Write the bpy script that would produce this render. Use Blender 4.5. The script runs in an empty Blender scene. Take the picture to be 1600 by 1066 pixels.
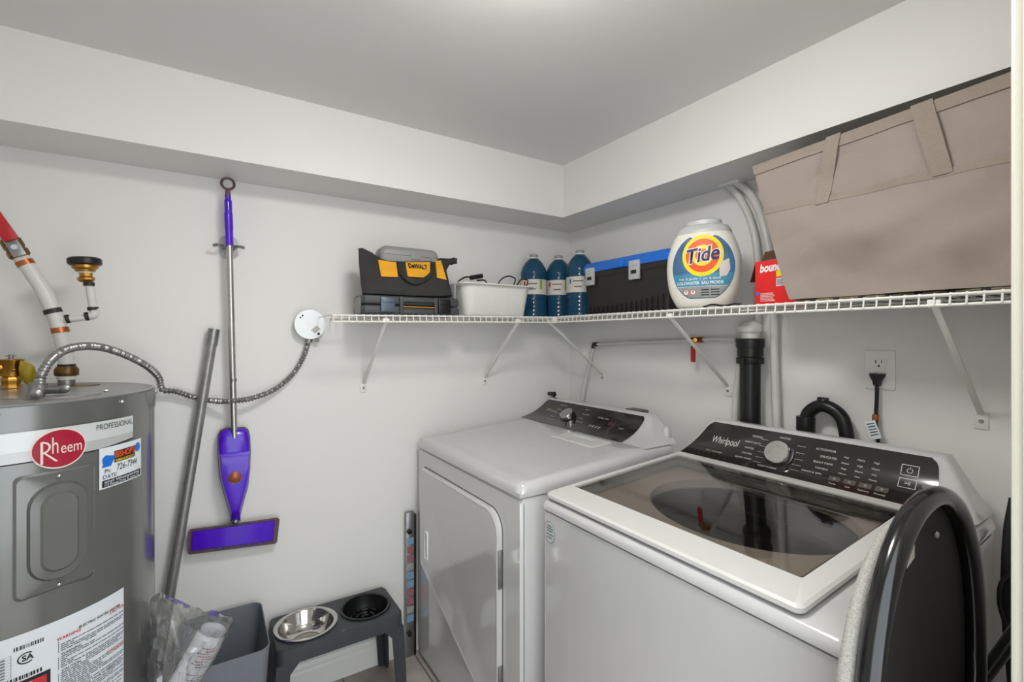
import bpy, bmesh, math, random
from mathutils import Vector, Matrix, noise
R_ = math.radians
S = bpy.context.scene
C = S.collection
random.seed(5)

# ------------------------------------------------------------------ camera, world, exposure
CAM = Vector((-1.664, -2.007, 1.38))
AX = math.atan(1155 / 743.0)                      # horizontal angle of +x from the view axis
FD = Vector((math.cos(AX), math.sin(AX), 0)); RT = Vector((math.sin(AX), -math.cos(AX), 0))
cd = bpy.data.cameras.new('camera'); co = bpy.data.objects.new('camera', cd); C.objects.link(co)
co.location = CAM
co.rotation_euler = (R_(90), 0, AX - R_(90))
cd.sensor_width = 36; cd.lens = 743 / 1600 * 36; cd.shift_y = (528 - 533) / 1600 * -1 * -1
cd.clip_start = 0.02
S.camera = co
S.view_settings.view_transform = 'Standard'; S.view_settings.look = 'None'
S.view_settings.exposure = 0.22; S.view_settings.gamma = 1; S.view_settings.use_curve_mapping = False
WORLD_STRENGTH = 2.8
LAMP_STRENGTH = 50
w = bpy.data.worlds.new('world'); S.world = w; w.use_nodes = True
w.node_tree.nodes['Background'].inputs[0].default_value = (0.90, 0.96, 1.0, 1)
w.node_tree.nodes['Background'].inputs[1].default_value = WORLD_STRENGTH

def ray(px, py): return FD + RT * ((px - 800) / 743.0) + Vector((0, 0, -(py - 528) / 743.0))
def onX(px, py, x): r = ray(px, py); return CAM + r * ((x - CAM.x) / r.x)
def onY(px, py, y): r = ray(px, py); return CAM + r * ((y - CAM.y) / r.y)
def onZ(px, py, z): r = ray(px, py); return CAM + r * ((z - CAM.z) / r.z)
def atT(px, py, t): return CAM + ray(px, py) * t

# ------------------------------------------------------------------ materials
def lin(c):
    return tuple(((v / 255) / 12.92 if v / 255 <= 0.04045 else ((v / 255 + 0.055) / 1.055) ** 2.4) for v in c) + (1,)
MATS = {}
def mat(name, rgb, rough=0.5, metal=0.0, coat=0.0, var=0.03, scale=30, bump=0.0, bscale=200, emit=0, alpha=None, spec=0.5, trans=0, ior=1.45, aniso=0):
    if name in MATS: return MATS[name]
    m = bpy.data.materials.new(name); m.use_nodes = True; nt = m.node_tree; b = nt.nodes['Principled BSDF']
    tc = nt.nodes.new('ShaderNodeTexCoord'); nz = nt.nodes.new('ShaderNodeTexNoise'); nz.inputs['Scale'].default_value = scale
    nz.inputs['Detail'].default_value = 3
    nt.links.new(tc.outputs['Object'], nz.inputs['Vector'])
    r = nt.nodes.new('ShaderNodeValToRGB'); c = lin(rgb)
    r.color_ramp.elements[0].color = tuple(max(0, v * (1 - var)) for v in c[:3]) + (1,)
    r.color_ramp.elements[1].color = tuple(min(1, v * (1 + var)) for v in c[:3]) + (1,)
    r.color_ramp.elements[0].position = .3; r.color_ramp.elements[1].position = .7
    nt.links.new(nz.outputs['Fac'], r.inputs[0]); nt.links.new(r.outputs[0], b.inputs['Base Color'])
    b.inputs['Roughness'].default_value = rough; b.inputs['Metallic'].default_value = metal
    b.inputs['Coat Weight'].default_value = coat; b.inputs['Coat Roughness'].default_value = 0.06
    b.inputs['Specular IOR Level'].default_value = spec
    b.inputs['IOR'].default_value = ior
    if trans: b.inputs['Transmission Weight'].default_value = trans
    if emit:
        b.inputs['Emission Color'].default_value = c; b.inputs['Emission Strength'].default_value = emit
    if alpha is not None: b.inputs['Alpha'].default_value = alpha
    if bump:
        n2 = nt.nodes.new('ShaderNodeTexNoise'); n2.inputs['Scale'].default_value = bscale; n2.inputs['Detail'].default_value = 4
        nt.links.new(tc.outputs['Object'], n2.inputs['Vector'])
        bp = nt.nodes.new('ShaderNodeBump'); bp.inputs['Strength'].default_value = bump; bp.inputs['Distance'].default_value = 0.002
        nt.links.new(n2.outputs['Fac'], bp.inputs['Height']); nt.links.new(bp.outputs[0], b.inputs['Normal'])
    MATS[name] = m
    return m
def clear_mat(name, tint, gloss_rough=0.05, base=0.06, edge=0.8, white=0.0):
    """thin clear sheet: transparent with a fresnel gloss, plus a little haze"""
    m = bpy.data.materials.new(name); m.use_nodes = True; nt = m.node_tree; nt.nodes.clear()
    out = nt.nodes.new('ShaderNodeOutputMaterial'); t = nt.nodes.new('ShaderNodeBsdfTransparent'); t.inputs[0].default_value = tint
    g = nt.nodes.new('ShaderNodeBsdfGlossy'); g.inputs['Roughness'].default_value = gloss_rough
    fr = nt.nodes.new('ShaderNodeLayerWeight'); fr.inputs[0].default_value = 0.5
    mr = nt.nodes.new('ShaderNodeMapRange'); mr.inputs[3].default_value = base; mr.inputs[4].default_value = edge
    pw = nt.nodes.new('ShaderNodeMath'); pw.operation = 'POWER'; pw.inputs[1].default_value = 2.2
    mx = nt.nodes.new('ShaderNodeMixShader')
    nt.links.new(fr.outputs['Facing'], pw.inputs[0]); nt.links.new(pw.outputs[0], mr.inputs[0]); nt.links.new(mr.outputs[0], mx.inputs[0])
    nt.links.new(t.outputs[0], mx.inputs[1]); nt.links.new(g.outputs[0], mx.inputs[2])
    last = mx
    if white:
        d = nt.nodes.new('ShaderNodeBsdfDiffuse'); d.inputs[0].default_value = (.8, .8, .8, 1)
        m2 = nt.nodes.new('ShaderNodeMixShader'); m2.inputs[0].default_value = white
        nt.links.new(mx.outputs[0], m2.inputs[1]); nt.links.new(d.outputs[0], m2.inputs[2]); last = m2
    nt.links.new(last.outputs[0], out.inputs[0]); MATS[name] = m
    return m

wallp = mat('wall paint', (230, 228, 225), .55, var=.01, scale=2, bump=.05, bscale=300)
wallb = wallp
ceilp = mat('ceiling paint', (226, 225, 223), .75, var=.012, scale=3, bump=.08, bscale=250)
trimw = mat('trim paint', (232, 231, 227), .3, var=.01)
casingm = mat('cream casing paint', (202, 198, 184), .4, var=.01)
enamel = mat('white enamel', (196, 195, 195), .12, var=.01, coat=1.0, scale=6)
enamel2 = mat('white plastic lid', (208, 206, 203), .3, var=.01, coat=.2)
platic = mat('white plastic', (220, 219, 214), .4, var=.02)
blackgl = mat('black control glass', (38, 33, 31), .12, var=.05, coat=.6)
printw = mat('printed white', (205, 202, 196), .5)
chrome = mat('chrome', (215, 213, 210), .18, 1.0)
brushed = mat('brushed steel', (190, 188, 184), .32, 1.0, var=.08, scale=80)
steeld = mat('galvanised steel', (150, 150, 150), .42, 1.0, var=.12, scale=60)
conduitm = mat('flexible conduit metal', (160, 159, 157), .34, .85, var=.15, scale=90)
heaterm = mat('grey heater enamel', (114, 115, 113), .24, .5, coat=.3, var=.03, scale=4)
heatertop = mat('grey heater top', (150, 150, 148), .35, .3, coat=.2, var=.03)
blackp = mat('black plastic', (22, 22, 23), .35, var=.1)
blackm = mat('black matte', (26, 26, 27), .7, var=.1, bump=.1)
blackg = mat('black gloss tube', (14, 14, 15), .18, coat=.5)
darkgrey = mat('dark grey plastic', (58, 61, 65), .45, var=.06)
bingrey = mat('bin grey plastic', (116, 121, 129), .5, var=.03)
purple = mat('purple plastic', (78, 14, 200), .28, var=.06, coat=.3)
purpled = mat('brown grey plastic', (92, 70, 70), .4, var=.1)
brass = mat('brass', (176, 128, 58), .3, 1.0, var=.12)
brassd = mat('aged brass', (120, 92, 58), .4, .9, var=.15)
copper = mat('copper crimp', (176, 104, 66), .35, .9, var=.1)
crimp = mat('black crimp ring', (40, 36, 34), .5)
redp = mat('red vinyl grip', (176, 28, 40), .4, var=.06)
pexm = mat('white pex', (206, 205, 201), .35, var=.02)
wirew = mat('white coated wire', (226, 224, 218), .35, var=.01)
yellowtag = mat('yellow tag', (150, 130, 20), .5, var=.2, scale=60)
paper = mat('paper white', (214, 219, 224), .55, var=.01)
inkg = mat('ink grey', (92, 98, 104), .6)
inkk = mat('ink black', (24, 26, 28), .6)
inkr = mat('ink red', (190, 42, 46), .6)
silver = mat('silver label', (188, 190, 190), .35, .25, var=.02)
silver2 = mat('silver label bright', (206, 210, 210), .35, .2, var=.02)
badger = mat('badge crimson', (158, 10, 46), .3, coat=.4)
badgew = mat('badge cream', (226, 208, 200), .4)
fabtan = mat('tan canvas', (150, 138, 130), .85, var=.05, scale=5, bump=.35, bscale=900)
fabtan2 = mat('tan webbing', (148, 136, 125), .9, var=.06, scale=300, bump=.5, bscale=700)
bagk = mat('black nylon', (44, 43, 43), .75, var=.12, scale=20, bump=.3, bscale=500)
bagy = mat('yellow nylon', (226, 160, 30), .65, var=.05, scale=20)
casek = mat('charcoal case', (66, 68, 70), .5, var=.06)
caseg = mat('grey drill case', (138, 138, 137), .42, var=.03)
blued = mat('blue steel latch', (92, 102, 116), .4, .3)
toolblue = mat('blue toolbox lid', (30, 104, 200), .4, var=.04)
toolk = mat('black toolbox body', (38, 36, 35), .5, var=.06)
tidew = mat('pod tub plastic', (226, 222, 212), .35, var=.01)
tidecap = mat('pod tub cap', (186, 187, 186), .35)
red = mat('red carton', (222, 34, 36), .45, var=.02)
brownc = mat('brown carton inside', (84, 56, 38), .8)
jug = mat('blue water jug', (44, 92, 124), .12, var=.1, scale=14, trans=.45, ior=1.33)
jugcap = mat('grey jug cap', (150, 148, 146), .45)
lablw = mat('jug label', (206, 198, 190), .5)
green = mat('green print', (126, 170, 60), .5)
yel = mat('yellow print', (240, 214, 30), .45)
oran = mat('orange print', (232, 84, 30), .45)
navy = mat('navy print', (28, 24, 84), .45)
labblue = mat('blue label', (70, 108, 148), .45, var=.35, scale=14)
labteal = mat('teal label', (70, 140, 170), .45, var=.2, scale=14)
labgrey = mat('grey green label', (150, 150, 146), .45, var=.2, scale=20)
steelbowl = mat('polished bowl steel', (205, 203, 198), .12, 1.0, var=.03)
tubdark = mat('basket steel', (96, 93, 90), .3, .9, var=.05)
tubcov = mat('beige tub cover', (176, 168, 158), .4, var=.02)
waffle = mat('grey waffle plush', (168, 166, 160), .95, var=.22, scale=420, bump=.7, bscale=500)
shadeglow = mat('lit lamp glass', (253, 251, 247), .4, emit=LAMP_STRENGTH)
clearbag = clear_mat('clear plastic bag', (.985, .985, .985, 1), .05, .12, .9, .04)
lidglass = clear_mat('tinted lid glass', (.84, .82, .80, 1), .02, .03, .46)
frostm = clear_mat('frosted plastic', (.8, .82, .84, 1), .3, .1, .5, .35)

# floor: mottled grey-brown vinyl tile
fm = bpy.data.materials.new('floor vinyl'); fm.use_nodes = True; nt = fm.node_tree; b = nt.nodes['Principled BSDF']
tc = nt.nodes.new('ShaderNodeTexCoord'); br = nt.nodes.new('ShaderNodeTexBrick'); nz = nt.nodes.new('ShaderNodeTexNoise')
nz.inputs['Scale'].default_value = 5; nz.inputs['Detail'].default_value = 8
rp = nt.nodes.new('ShaderNodeValToRGB'); rp.color_ramp.elements[0].color = lin((138, 130, 124)); rp.color_ramp.elements[1].color = lin((186, 177, 168))
rp.color_ramp.elements[0].position = .35; rp.color_ramp.elements[1].position = .65
nt.links.new(tc.outputs['Object'], nz.inputs['Vector']); nt.links.new(nz.outputs['Fac'], rp.inputs[0])
br.inputs['Scale'].default_value = 1; br.inputs['Brick Width'].default_value = .3; br.inputs['Row Height'].default_value = .3
br.inputs['Mortar Size'].default_value = .003; br.inputs['Mortar'].default_value = lin((96, 90, 86)); br.offset = 0
nt.links.new(tc.outputs['Object'], br.inputs['Vector']); nt.links.new(rp.outputs[0], br.inputs['Color1']); nt.links.new(rp.outputs[0], br.inputs['Color2'])
nt.links.new(br.outputs[0], b.inputs['Base Color']); b.inputs['Roughness'].default_value = .45

# ------------------------------------------------------------------ mesh builder
TXT = {}
def text_geo(s, size=1.0, shear=0.0, bold=0.0, spacing=1.0):
    key = (s, shear, bold, spacing)
    if key not in TXT:
        cu = bpy.data.curves.new('t', 'FONT'); cu.body = s; cu.size = 1; cu.shear = shear; cu.offset = bold
        cu.space_character = spacing; cu.align_x = 'CENTER'; cu.align_y = 'CENTER'; cu.resolution_u = 4
        o = bpy.data.objects.new('t', cu); C.objects.link(o)
        me = bpy.data.meshes.new_from_object(o)
        TXT[key] = ([(v.co.x, v.co.y) for v in me.vertices], [tuple(p.vertices) for p in me.polygons])
        bpy.data.objects.remove(o); bpy.data.curves.remove(cu); bpy.data.meshes.remove(me)
    vs, ps = TXT[key]
    return [(x * size, y * size) for x, y in vs], ps

def rrect(w, h, r, n=5, cx=0, cy=0):
    pts = []
    for (sx, sy, a0) in ((1, 1, 0), (-1, 1, 90), (-1, -1, 180), (1, -1, 270)):
        for k in range(n + 1):
            a = R_(a0 + 90 * k / n)
            pts.append((cx + sx * (w / 2 - r) + r * math.cos(a), cy + sy * (h / 2 - r) + r * math.sin(a)))
    return pts
def ellipse(a, b, n=32, cx=0, cy=0): return [(cx + a * math.cos(2 * math.pi * k / n), cy + b * math.sin(2 * math.pi * k / n)) for k in range(n)]

class MB:
    def __init__(s, m): s.bm = bmesh.new(); s.m = [m]; s.i = 0
    def mat(s, m):
        if m not in s.m: s.m.append(m)
        s.i = s.m.index(m); return s
    def v(s, p): return s.bm.verts.new(p)
    def f(s, vs):
        try:
            fc = s.bm.faces.new(vs); fc.material_index = s.i; return fc
        except ValueError: return None
    def merge(s, b2, M=None):
        if M is not None: bmesh.ops.transform(b2, matrix=M, verts=b2.verts)
        mp = {}
        for v in b2.verts: mp[v] = s.v(v.co)
        for f in b2.faces: s.f([mp[v] for v in f.verts])
        b2.free(); return s
    def obox(s, c, U, V, W, hx, hy, hz, bev=0, seg=2):
        b2 = bmesh.new(); bmesh.ops.create_cube(b2, size=2)
        for v in b2.verts: v.co = Vector((v.co.x * hx, v.co.y * hy, v.co.z * hz))
        if bev: bmesh.ops.bevel(b2, geom=list(b2.edges), offset=bev, segments=seg, profile=.5, affect='EDGES')
        U, V, W = Vector(U).normalized(), Vector(V).normalized(), Vector(W).normalized()
        M = Matrix((( U.x, V.x, W.x, c[0]), (U.y, V.y, W.y, c[1]), (U.z, V.z, W.z, c[2]), (0, 0, 0, 1)))
        return s.merge(b2, M)
    def box(s, x0, x1, y0, y1, z0, z1, bev=0, seg=2):
        return s.obox(((x0 + x1) / 2, (y0 + y1) / 2, (z0 + z1) / 2), (1, 0, 0), (0, 1, 0), (0, 0, 1), abs(x1 - x0) / 2, abs(y1 - y0) / 2, abs(z1 - z0) / 2, bev, seg)
    def loft(s, loops, closed=True, cap0=True, cap1=True):
        L = [[s.v(p) for p in lp] for lp in loops]; n = len(L[0])
        for a, b in zip(L, L[1:]):
            for k in range(n if closed else n - 1):
                s.f([a[k], a[(k + 1) % n], b[(k + 1) % n], b[k]])
        if cap0: s.f(L[0][::-1])
        if cap1: s.f(L[-1])
        return s
    def prism(s, poly, o, U, V, h, bev=0):
        """polygon in the (U,V) plane at o, thickness h along U x V"""
        o = Vector(o); U = Vector(U); V = Vector(V); W = U.cross(V).normalized()
        if bev:
            cx = sum(p[0] for p in poly) / len(poly); cy = sum(p[1] for p in poly) / len(poly)
            rad = max(math.hypot(p[0] - cx, p[1] - cy) for p in poly); k = 1 - bev / rad
            sm = [(cx + (p[0] - cx) * k, cy + (p[1] - cy) * k) for p in poly]
            loops = [[o + U * a + V * b for a, b in poly], [o + U * a + V * b + W * (h - bev) for a, b in poly], [o + U * a + V * b + W * h for a, b in sm]]
        else: loops = [[o + U * a + V * b for a, b in poly], [o + U * a + V * b + W * h for a, b in poly]]
        return s.loft(loops)
    def lathe(s, prof, o=(0, 0, 0), axis=(0, 0, 1), n=32, cap0=True, cap1=True):
        o = Vector(o); W = Vector(axis).normalized(); U = W.orthogonal().normalized(); V = W.cross(U)
        loops = [[o + W * z + (U * math.cos(2 * math.pi * k / n) + V * math.sin(2 * math.pi * k / n)) * max(r, 1e-4) for k in range(n)] for r, z in prof]
        return s.loft(loops, True, cap0, cap1)
    def cyl(s, p0, p1, r, r1=None, n=20):
        p0 = Vector(p0); p1 = Vector(p1); d = p1 - p0
        return s.lathe([(r, 0), (r if r1 is None else r1, d.length)], p0, d, n)
    def tube(s, pts, r, n=10, closed=False, flat=1.0, ridges=None):
        P = [Vector(p) for p in pts]; N = len(P); loops = []; prev = None
        for i, p in enumerate(P):
            t = ((P[(i + 1) % N] if (closed or i < N - 1) else p) - (P[i - 1] if (closed or i > 0) else p)).normalized()
            if prev is None: u = t.orthogonal().normalized()
            else: u = (prev - t * prev.dot(t)).normalized()
            prev = u; vv = t.cross(u); rr = r[i] if isinstance(r, (list, tuple)) else r
            loops.append([p + (u * math.cos(2 * math.pi * k / n) + vv * math.sin(2 * math.pi * k / n) * flat) * rr for k in range(n)])
        if closed: loops.append(loops[0])
        return s.loft(loops, True, not closed, not closed)
    def sheet(s, fn, nu, nv, u0=0, u1=1, v0=0, v1=1, wrap=False):
        G = [[s.v(fn(u0 + (u1 - u0) * i / nu, v0 + (v1 - v0) * j / nv)) for j in range(nv + 1)] for i in range(nu + 1)]
        for i in range(nu):
            for j in range(nv): s.f([G[i][j], G[i + 1][j], G[i + 1][j + 1], G[i][j + 1]])
        return s
    def ball(s, c, rx, ry=None, rz=None, n=16):
        ry = rx if ry is None else ry; rz = rx if rz is None else rz; c = Vector(c)
        b2 = bmesh.new(); bmesh.ops.create_uvsphere(b2, u_segments=n, v_segments=max(6, n // 2), radius=1)
        return s.merge(b2, Matrix.Translation(c) @ Matrix.Diagonal((rx, ry, rz, 1)))
    def text(s, st, size, fn, shear=0, bold=0, spacing=1, width=None):
        vs, ps = text_geo(st, size, shear, bold, spacing)
        if width:
            xs = [v[0] for v in vs]; k = width / max(1e-6, max(xs) - min(xs)); vs = [(x * k, y) for x, y in vs]
        V = [s.v(fn(x, y)) for x, y in vs]
        for p in ps: s.f([V[i] for i in p])
        return s
    def poly(s, pts, fn):
        if len(pts) == 4:
            a, b, c, d = pts; L = max(math.dist(a, b), math.dist(c, d)); n = int(L / .010)
            if n > 0:
                n += 1; lp = lambda p, q, t: (p[0] + (q[0] - p[0]) * t, p[1] + (q[1] - p[1]) * t)
                lo = [s.v(fn(*lp(a, b, k / n))) for k in range(n + 1)]; hi = [s.v(fn(*lp(d, c, k / n))) for k in range(n + 1)]
                for k in range(n): s.f([lo[k], lo[k + 1], hi[k + 1], hi[k]])
                return s
        s.f([s.v(fn(*p)) for p in pts]); return s
    def rect(s, x0, x1, y0, y1, fn, nu=1, nv=1): return s.sheet(lambda u, v: fn(u, v), nu, nv, x0, x1, y0, y1)
    def build(s, name, parent=None, smooth=35, fixn=True, local=False):
        if fixn: bmesh.ops.recalc_face_normals(s.bm, faces=s.bm.faces)
        for f in s.bm.faces: f.smooth = smooth > 0
        if smooth > 0:
            lim = R_(smooth)
            for e in s.bm.edges:
                if len(e.link_faces) == 2: e.smooth = e.calc_face_angle(0) < lim
        if parent is not None and not local:
            p = parent; off = Vector((0, 0, 0))
            while p is not None: off += Vector(p.location); p = p.parent
            bmesh.ops.translate(s.bm, vec=-off, verts=s.bm.verts)
        me = bpy.data.meshes.new(name); s.bm.to_mesh(me); s.bm.free()
        for m in s.m: me.materials.append(m)
        o = bpy.data.objects.new(name, me); C.objects.link(o); o.parent = parent
        return o

def tag(o, label=None, cat=None, group=None, kind=None):
    if label: o['label'] = label
    if cat: o['category'] = cat
    if group: o['group'] = group
    if kind: o['kind'] = kind
    return o
def thing(name, loc, label, cat, group=None):
    o = bpy.data.objects.new(name, None); o.location = loc; o.empty_display_size = .05; C.objects.link(o)
    return tag(o, label, cat, group)
def struct(mb, name, smooth=0): return tag(mb.build(name, None, smooth), kind='structure')
def catmull(pts, n=8, closed=False):
    P = [Vector(p) for p in pts]; out = []; N = len(P)
    for i in range(N if closed else N - 1):
        p0 = P[(i - 1) % N] if (closed or i > 0) else P[0] * 2 - P[1]
        p1 = P[i]; p2 = P[(i + 1) % N]; p3 = P[(i + 2) % N] if (closed or i < N - 2) else P[-1] * 2 - P[-2]
        for k in range(n):
            t = k / n
            out.append(.5 * ((2 * p1) + (p2 - p0) * t + (2 * p0 - 5 * p1 + 4 * p2 - p3) * t * t + (3 * p1 - p0 - 3 * p2 + p3) * t ** 3))
    if not closed: out.append(P[-1])
    return out
def plane(o, U, V, lift=0.0):
    o = Vector(o); U = Vector(U).normalized(); V = Vector(V).normalized(); W = U.cross(V) * lift
    return lambda a, b, l=0: o + U * a + V * b + W
def wob(p, sc, amp, seed=0): return noise.noise(Vector((p[0] * sc + seed, p[1] * sc, p[2] * sc))) * amp

# ------------------------------------------------------------------ the room
WD = -2.50; WC = -1.88; CE = 2.197; SB = 1.951; SD = .24
JX = onY(1578, 500, WC + .014).x - .006
m = MB(wallp); m.box(WD - .1, .1, 0, .1, 0, CE + .1); struct(m, 'wall_back')
m = MB(wallb); m.box(0, .1, WC - .12, 0, 0, CE + .1); struct(m, 'wall_right')
m = MB(wallp); m.box(WD - .1, WD, WC - .12, 0, 0, CE + .1); struct(m, 'wall_left')
m = MB(wallp); m.box(JX + .02, 0, WC - .12, WC, 0, CE + .1); m.box(WD, -1.80, WC - .12, WC, 0, CE + .1); m.box(-1.80, JX + .02, WC - .12, WC, 2.06, CE + .1)
struct(m, 'wall_front')
m = MB(ceilp); m.box(WD - .1, .1, WC - .12, .1, CE, CE + .1); struct(m, 'ceiling')
m = MB(fm); m.box(WD - .1, .1, -3.6, .1, -.06, 0); struct(m, 'floor')
m = MB(wallp)
pl = [(WD, 0), (0, 0), (0, WC), (-SD, WC), (-SD, -SD), (WD, -SD)]
m.prism(pl, (0, 0, SB), (1, 0, 0), (0, 1, 0), CE - SB); struct(m, 'soffit')
# door casing and jamb
m = MB(casingm)
for x0, x1 in ((JX, JX + .02), (-1.82, -1.80)):
    m.box(x0, x1, WC - .125, WC + .004, 0, 2.06, .003)
m.box(-1.80, JX, WC - .125, WC + .004, 2.04, 2.06, .003)
m.box(JX + .006, JX + .07, WC, WC + .014, 0, 2.12, .004)
m.box(-1.88, -1.806, WC, WC + .014, 0, 2.12, .004)
m.box(-1.806, JX + .006, WC, WC + .014, 2.05, 2.12, .004)
struct(m, 'trim_1')
def baseboard(name, p0, p1, nrm):
    p0 = Vector(p0); p1 = Vector(p1); nrm = Vector(nrm); pr = [(0, 0), (.014, 0), (.014, .075), (.011, .085), (.011, .095), (.006, .11), (0, .112)]
    mb = MB(trimw); mb.loft([[p + nrm * a + Vector((0, 0, b)) for a, b in pr] for p in (p0, p1)]); struct(mb, name)
baseboard('baseboard_back', (WD, 0, 0), (0, 0, 0), (0, -1, 0))
baseboard('baseboard_right', (0, 0, 0), (0, WC, 0), (-1, 0, 0))
baseboard('baseboard_left', (WD, WC, 0), (WD, 0, 0), (1, 0, 0))

# ceiling lamp
LX, LY = -1.19, -1.31
lt = thing('ceiling_light', (LX, LY, CE), 'round flush ceiling light glowing at the top edge', 'ceiling light')
m = MB(trimw); m.lathe([(.15, 0), (.155, -.012), (.15, -.022)], (LX, LY, CE)); m.build('base_ring', lt)
m = MB(shadeglow); m.lathe([(.145, -.02), (.143, -.035), (.125, -.055), (.08, -.072), (.03, -.078), (0.001, -.079)], (LX, LY, CE)); m.build('glass_shade', lt)

# ------------------------------------------------------------------ wire shelves
SZ = 1.472; LZ = .022; PITCH = .0262
def zA(x): return SZ + .015 * (x + .34)
ww = .0024
def shelf_back():
    t = thing('wire_shelf', (-.80, 0, SZ), 'white wire shelf on the back wall carrying the tool bag and white basin', 'shelf')
    m = MB(wirew)
    A = lambda x, y, dz=0: (x, y, zA(x) + dz)
    x0, x1 = -1.300, -.345
    m.tube([A(x0, -.30), A(x1, -.30)], .0032, 8); m.tube([A(x0, -.30, -LZ), A(x1, -.30, -LZ)], .0032, 8)
    m.build('front_lip_rods', t)
    m = MB(wirew)
    n = int((x1 - x0) / PITCH)
    for i in range(n + 1):
        x = x0 + .004 + i * PITCH
        if x < -1.245: m.tube([A(x, -.055, .001), A(x, -.30, .003), A(x, -.303, -LZ)], .0021, 6)
        else: m.tube([A(x, -.006, .001), A(x, -.30, .003), A(x, -.303, -LZ)], .0021, 6)
    m.tube([A(-1.245, -.008, -.002), A(x1, -.008, -.002)], .003, 8); m.tube([A(x0, -.15, -.002), A(x1, -.15, -.002)], .003, 8)
    m.build('deck_wires', t)
shelf_back()
def shelf_right():
    t = thing('wire_shelf', (0, -.95, SZ), 'white wire shelf on the right wall carrying the tan tote and detergent tub', 'shelf')
    m = MB(wirew); y0, y1 = -.006, WC + .006
    m.tube([(-.34, y0 - .3, SZ), (-.34, y1, SZ)], .0034, 8); m.tube([(-.34, y0 - .3, SZ - LZ), (-.34, y1, SZ - LZ)], .0034, 8)
    m.build('front_lip_rods', t)
    m = MB(wirew)
    for i in range(int((y0 - y1) / PITCH)):
        y = y0 - .006 - i * PITCH
        if y > -.31: m.tube([(-.006, y, SZ + .001), (-.335, y, SZ + .001)], .0021, 6)
        else: m.tube([(-.006, y, SZ + .001), (-.34, y, SZ + .003), (-.343, y, SZ - LZ)], .0022, 6)
    for x in (-.009, -.17, -.335): m.tube([(x, y0, SZ - .002), (x, y1, SZ - .002)], .003, 8)
    m.build('deck_wires', t)
    m = MB(wirew); m.obox((-.34, -.305, SZ - LZ / 2), (1, 0, 0), (0, 1, 0), (0, 0, 1), .006, .012, .015, .003)
    m.build('corner_clip', t)
shelf_right()
def bracket(foot, nrm, top, label):
    """diagonal support strut screwed to the wall"""
    foot = Vector(foot); nrm = Vector(nrm); side = nrm.cross(Vector((0, 0, 1)))
    t = thing('shelf_bracket', foot, label, 'shelf bracket', 'white diagonal shelf brackets')
    m = MB(wirew); p0 = foot + nrm * .006 + Vector((0, 0, .006)); p1 = Vector(top); d = (p1 - p0)
    c = (p0 + p1) / 2; up = side.cross(d).normalized()
    m.obox(c, d, side, up, d.length / 2, .0065, .003, .001)
    m.obox(c + up * .003 , d, side, up, d.length / 2 - .01, .0015, .003, .0005)
    m.build('strut', t)
    m = MB(wirew); m.obox(foot + nrm * .002 + Vector((0, 0, -.012)), side, Vector((0, 0, 1)), nrm, .014, .022, .0022, .002); m.build('foot_plate', t)
    m = MB(steeld); m.cyl(foot + nrm * .004 + Vector((0, 0, -.014)), foot + nrm * .0075 + Vector((0, 0, -.014)), .0055, .004, 10); m.build('screw', t)
    m = MB(wirew); m.obox(p1 + Vector((0, 0, .004)), side, nrm, Vector((0, 0, 1)), .012, .008, .009, .002); m.build('rod_clip', t)
bracket((-1.111, 0, 1.185), (0, -1, 0), (-1.111, -.292, zA(-1.1) - LZ), 'white diagonal shelf bracket under the black tool case on the back wall')
bracket((-.531, 0, 1.185), (0, -1, 0), (-.531, -.292, zA(-.53) - LZ), 'white diagonal shelf bracket under the white basin on the back wall')
bracket((0, -.258, 1.195), (-1, 0, 0), (-.332, -.258, SZ - LZ), 'white diagonal shelf bracket nearest the room corner on the right wall')
bracket((0, -.935, 1.193), (-1, 0, 0), (-.332, -.935, SZ - LZ), 'white diagonal shelf bracket beside the red valve, under the detergent tub')
bracket((0, -1.635, 1.181), (-1, 0, 0), (-.332, -1.635, SZ - LZ), 'white diagonal shelf bracket right of the wall outlet, under the tan tote')

# ------------------------------------------------------------------ appliances
def inside(x, y, x0, x1, y0, y1): return min(x - x0, x1 - x, y - y0, y1 - y)
def heightfield(m, x0, x1, y0, y1, zf, zb, r, nx=22, ny=22):
    def st(a, b, n):
        s = [a + r * (1 - math.cos(math.pi / 2 * k / 6)) for k in range(6)]
        mid = [a + r + (b - a - 2 * r) * k / n for k in range(n + 1)]
        return s + mid + [b - r * (1 - math.cos(math.pi / 2 * k / 6)) for k in range(5, -1, -1)]
    X = st(x0, x1, nx); Y = st(y0, y1, ny)
    def z(x, y):
        dx = min(x - x0, x1 - x); dy = min(y - y0, y1 - y)
        a = max(0, r - dx); b = max(0, r - dy); q = min(r, math.hypot(a, b))
        return zf(x, y) - (r - math.sqrt(max(0, r * r - q * q)))
    G = [[m.v((x, y, z(x, y))) for y in Y] for x in X]
    for i in range(len(X) - 1):
        for j in range(len(Y) - 1): m.f([G[i][j], G[i + 1][j], G[i + 1][j + 1], G[i][j + 1]])
    rim = [G[i][0] for i in range(len(X))] + [G[-1][j] for j in range(1, len(Y))] + [G[i][-1] for i in range(len(X) - 2, -1, -1)] + [G[0][j] for j in range(len(Y) - 2, 0, -1)]
    lo = [m.v((v.co.x, v.co.y, zb)) for v in rim]
    for k in range(len(rim)): m.f([rim[k], rim[(k + 1) % len(rim)], lo[(k + 1) % len(rim)], lo[k]])
    m.f(lo)

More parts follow.
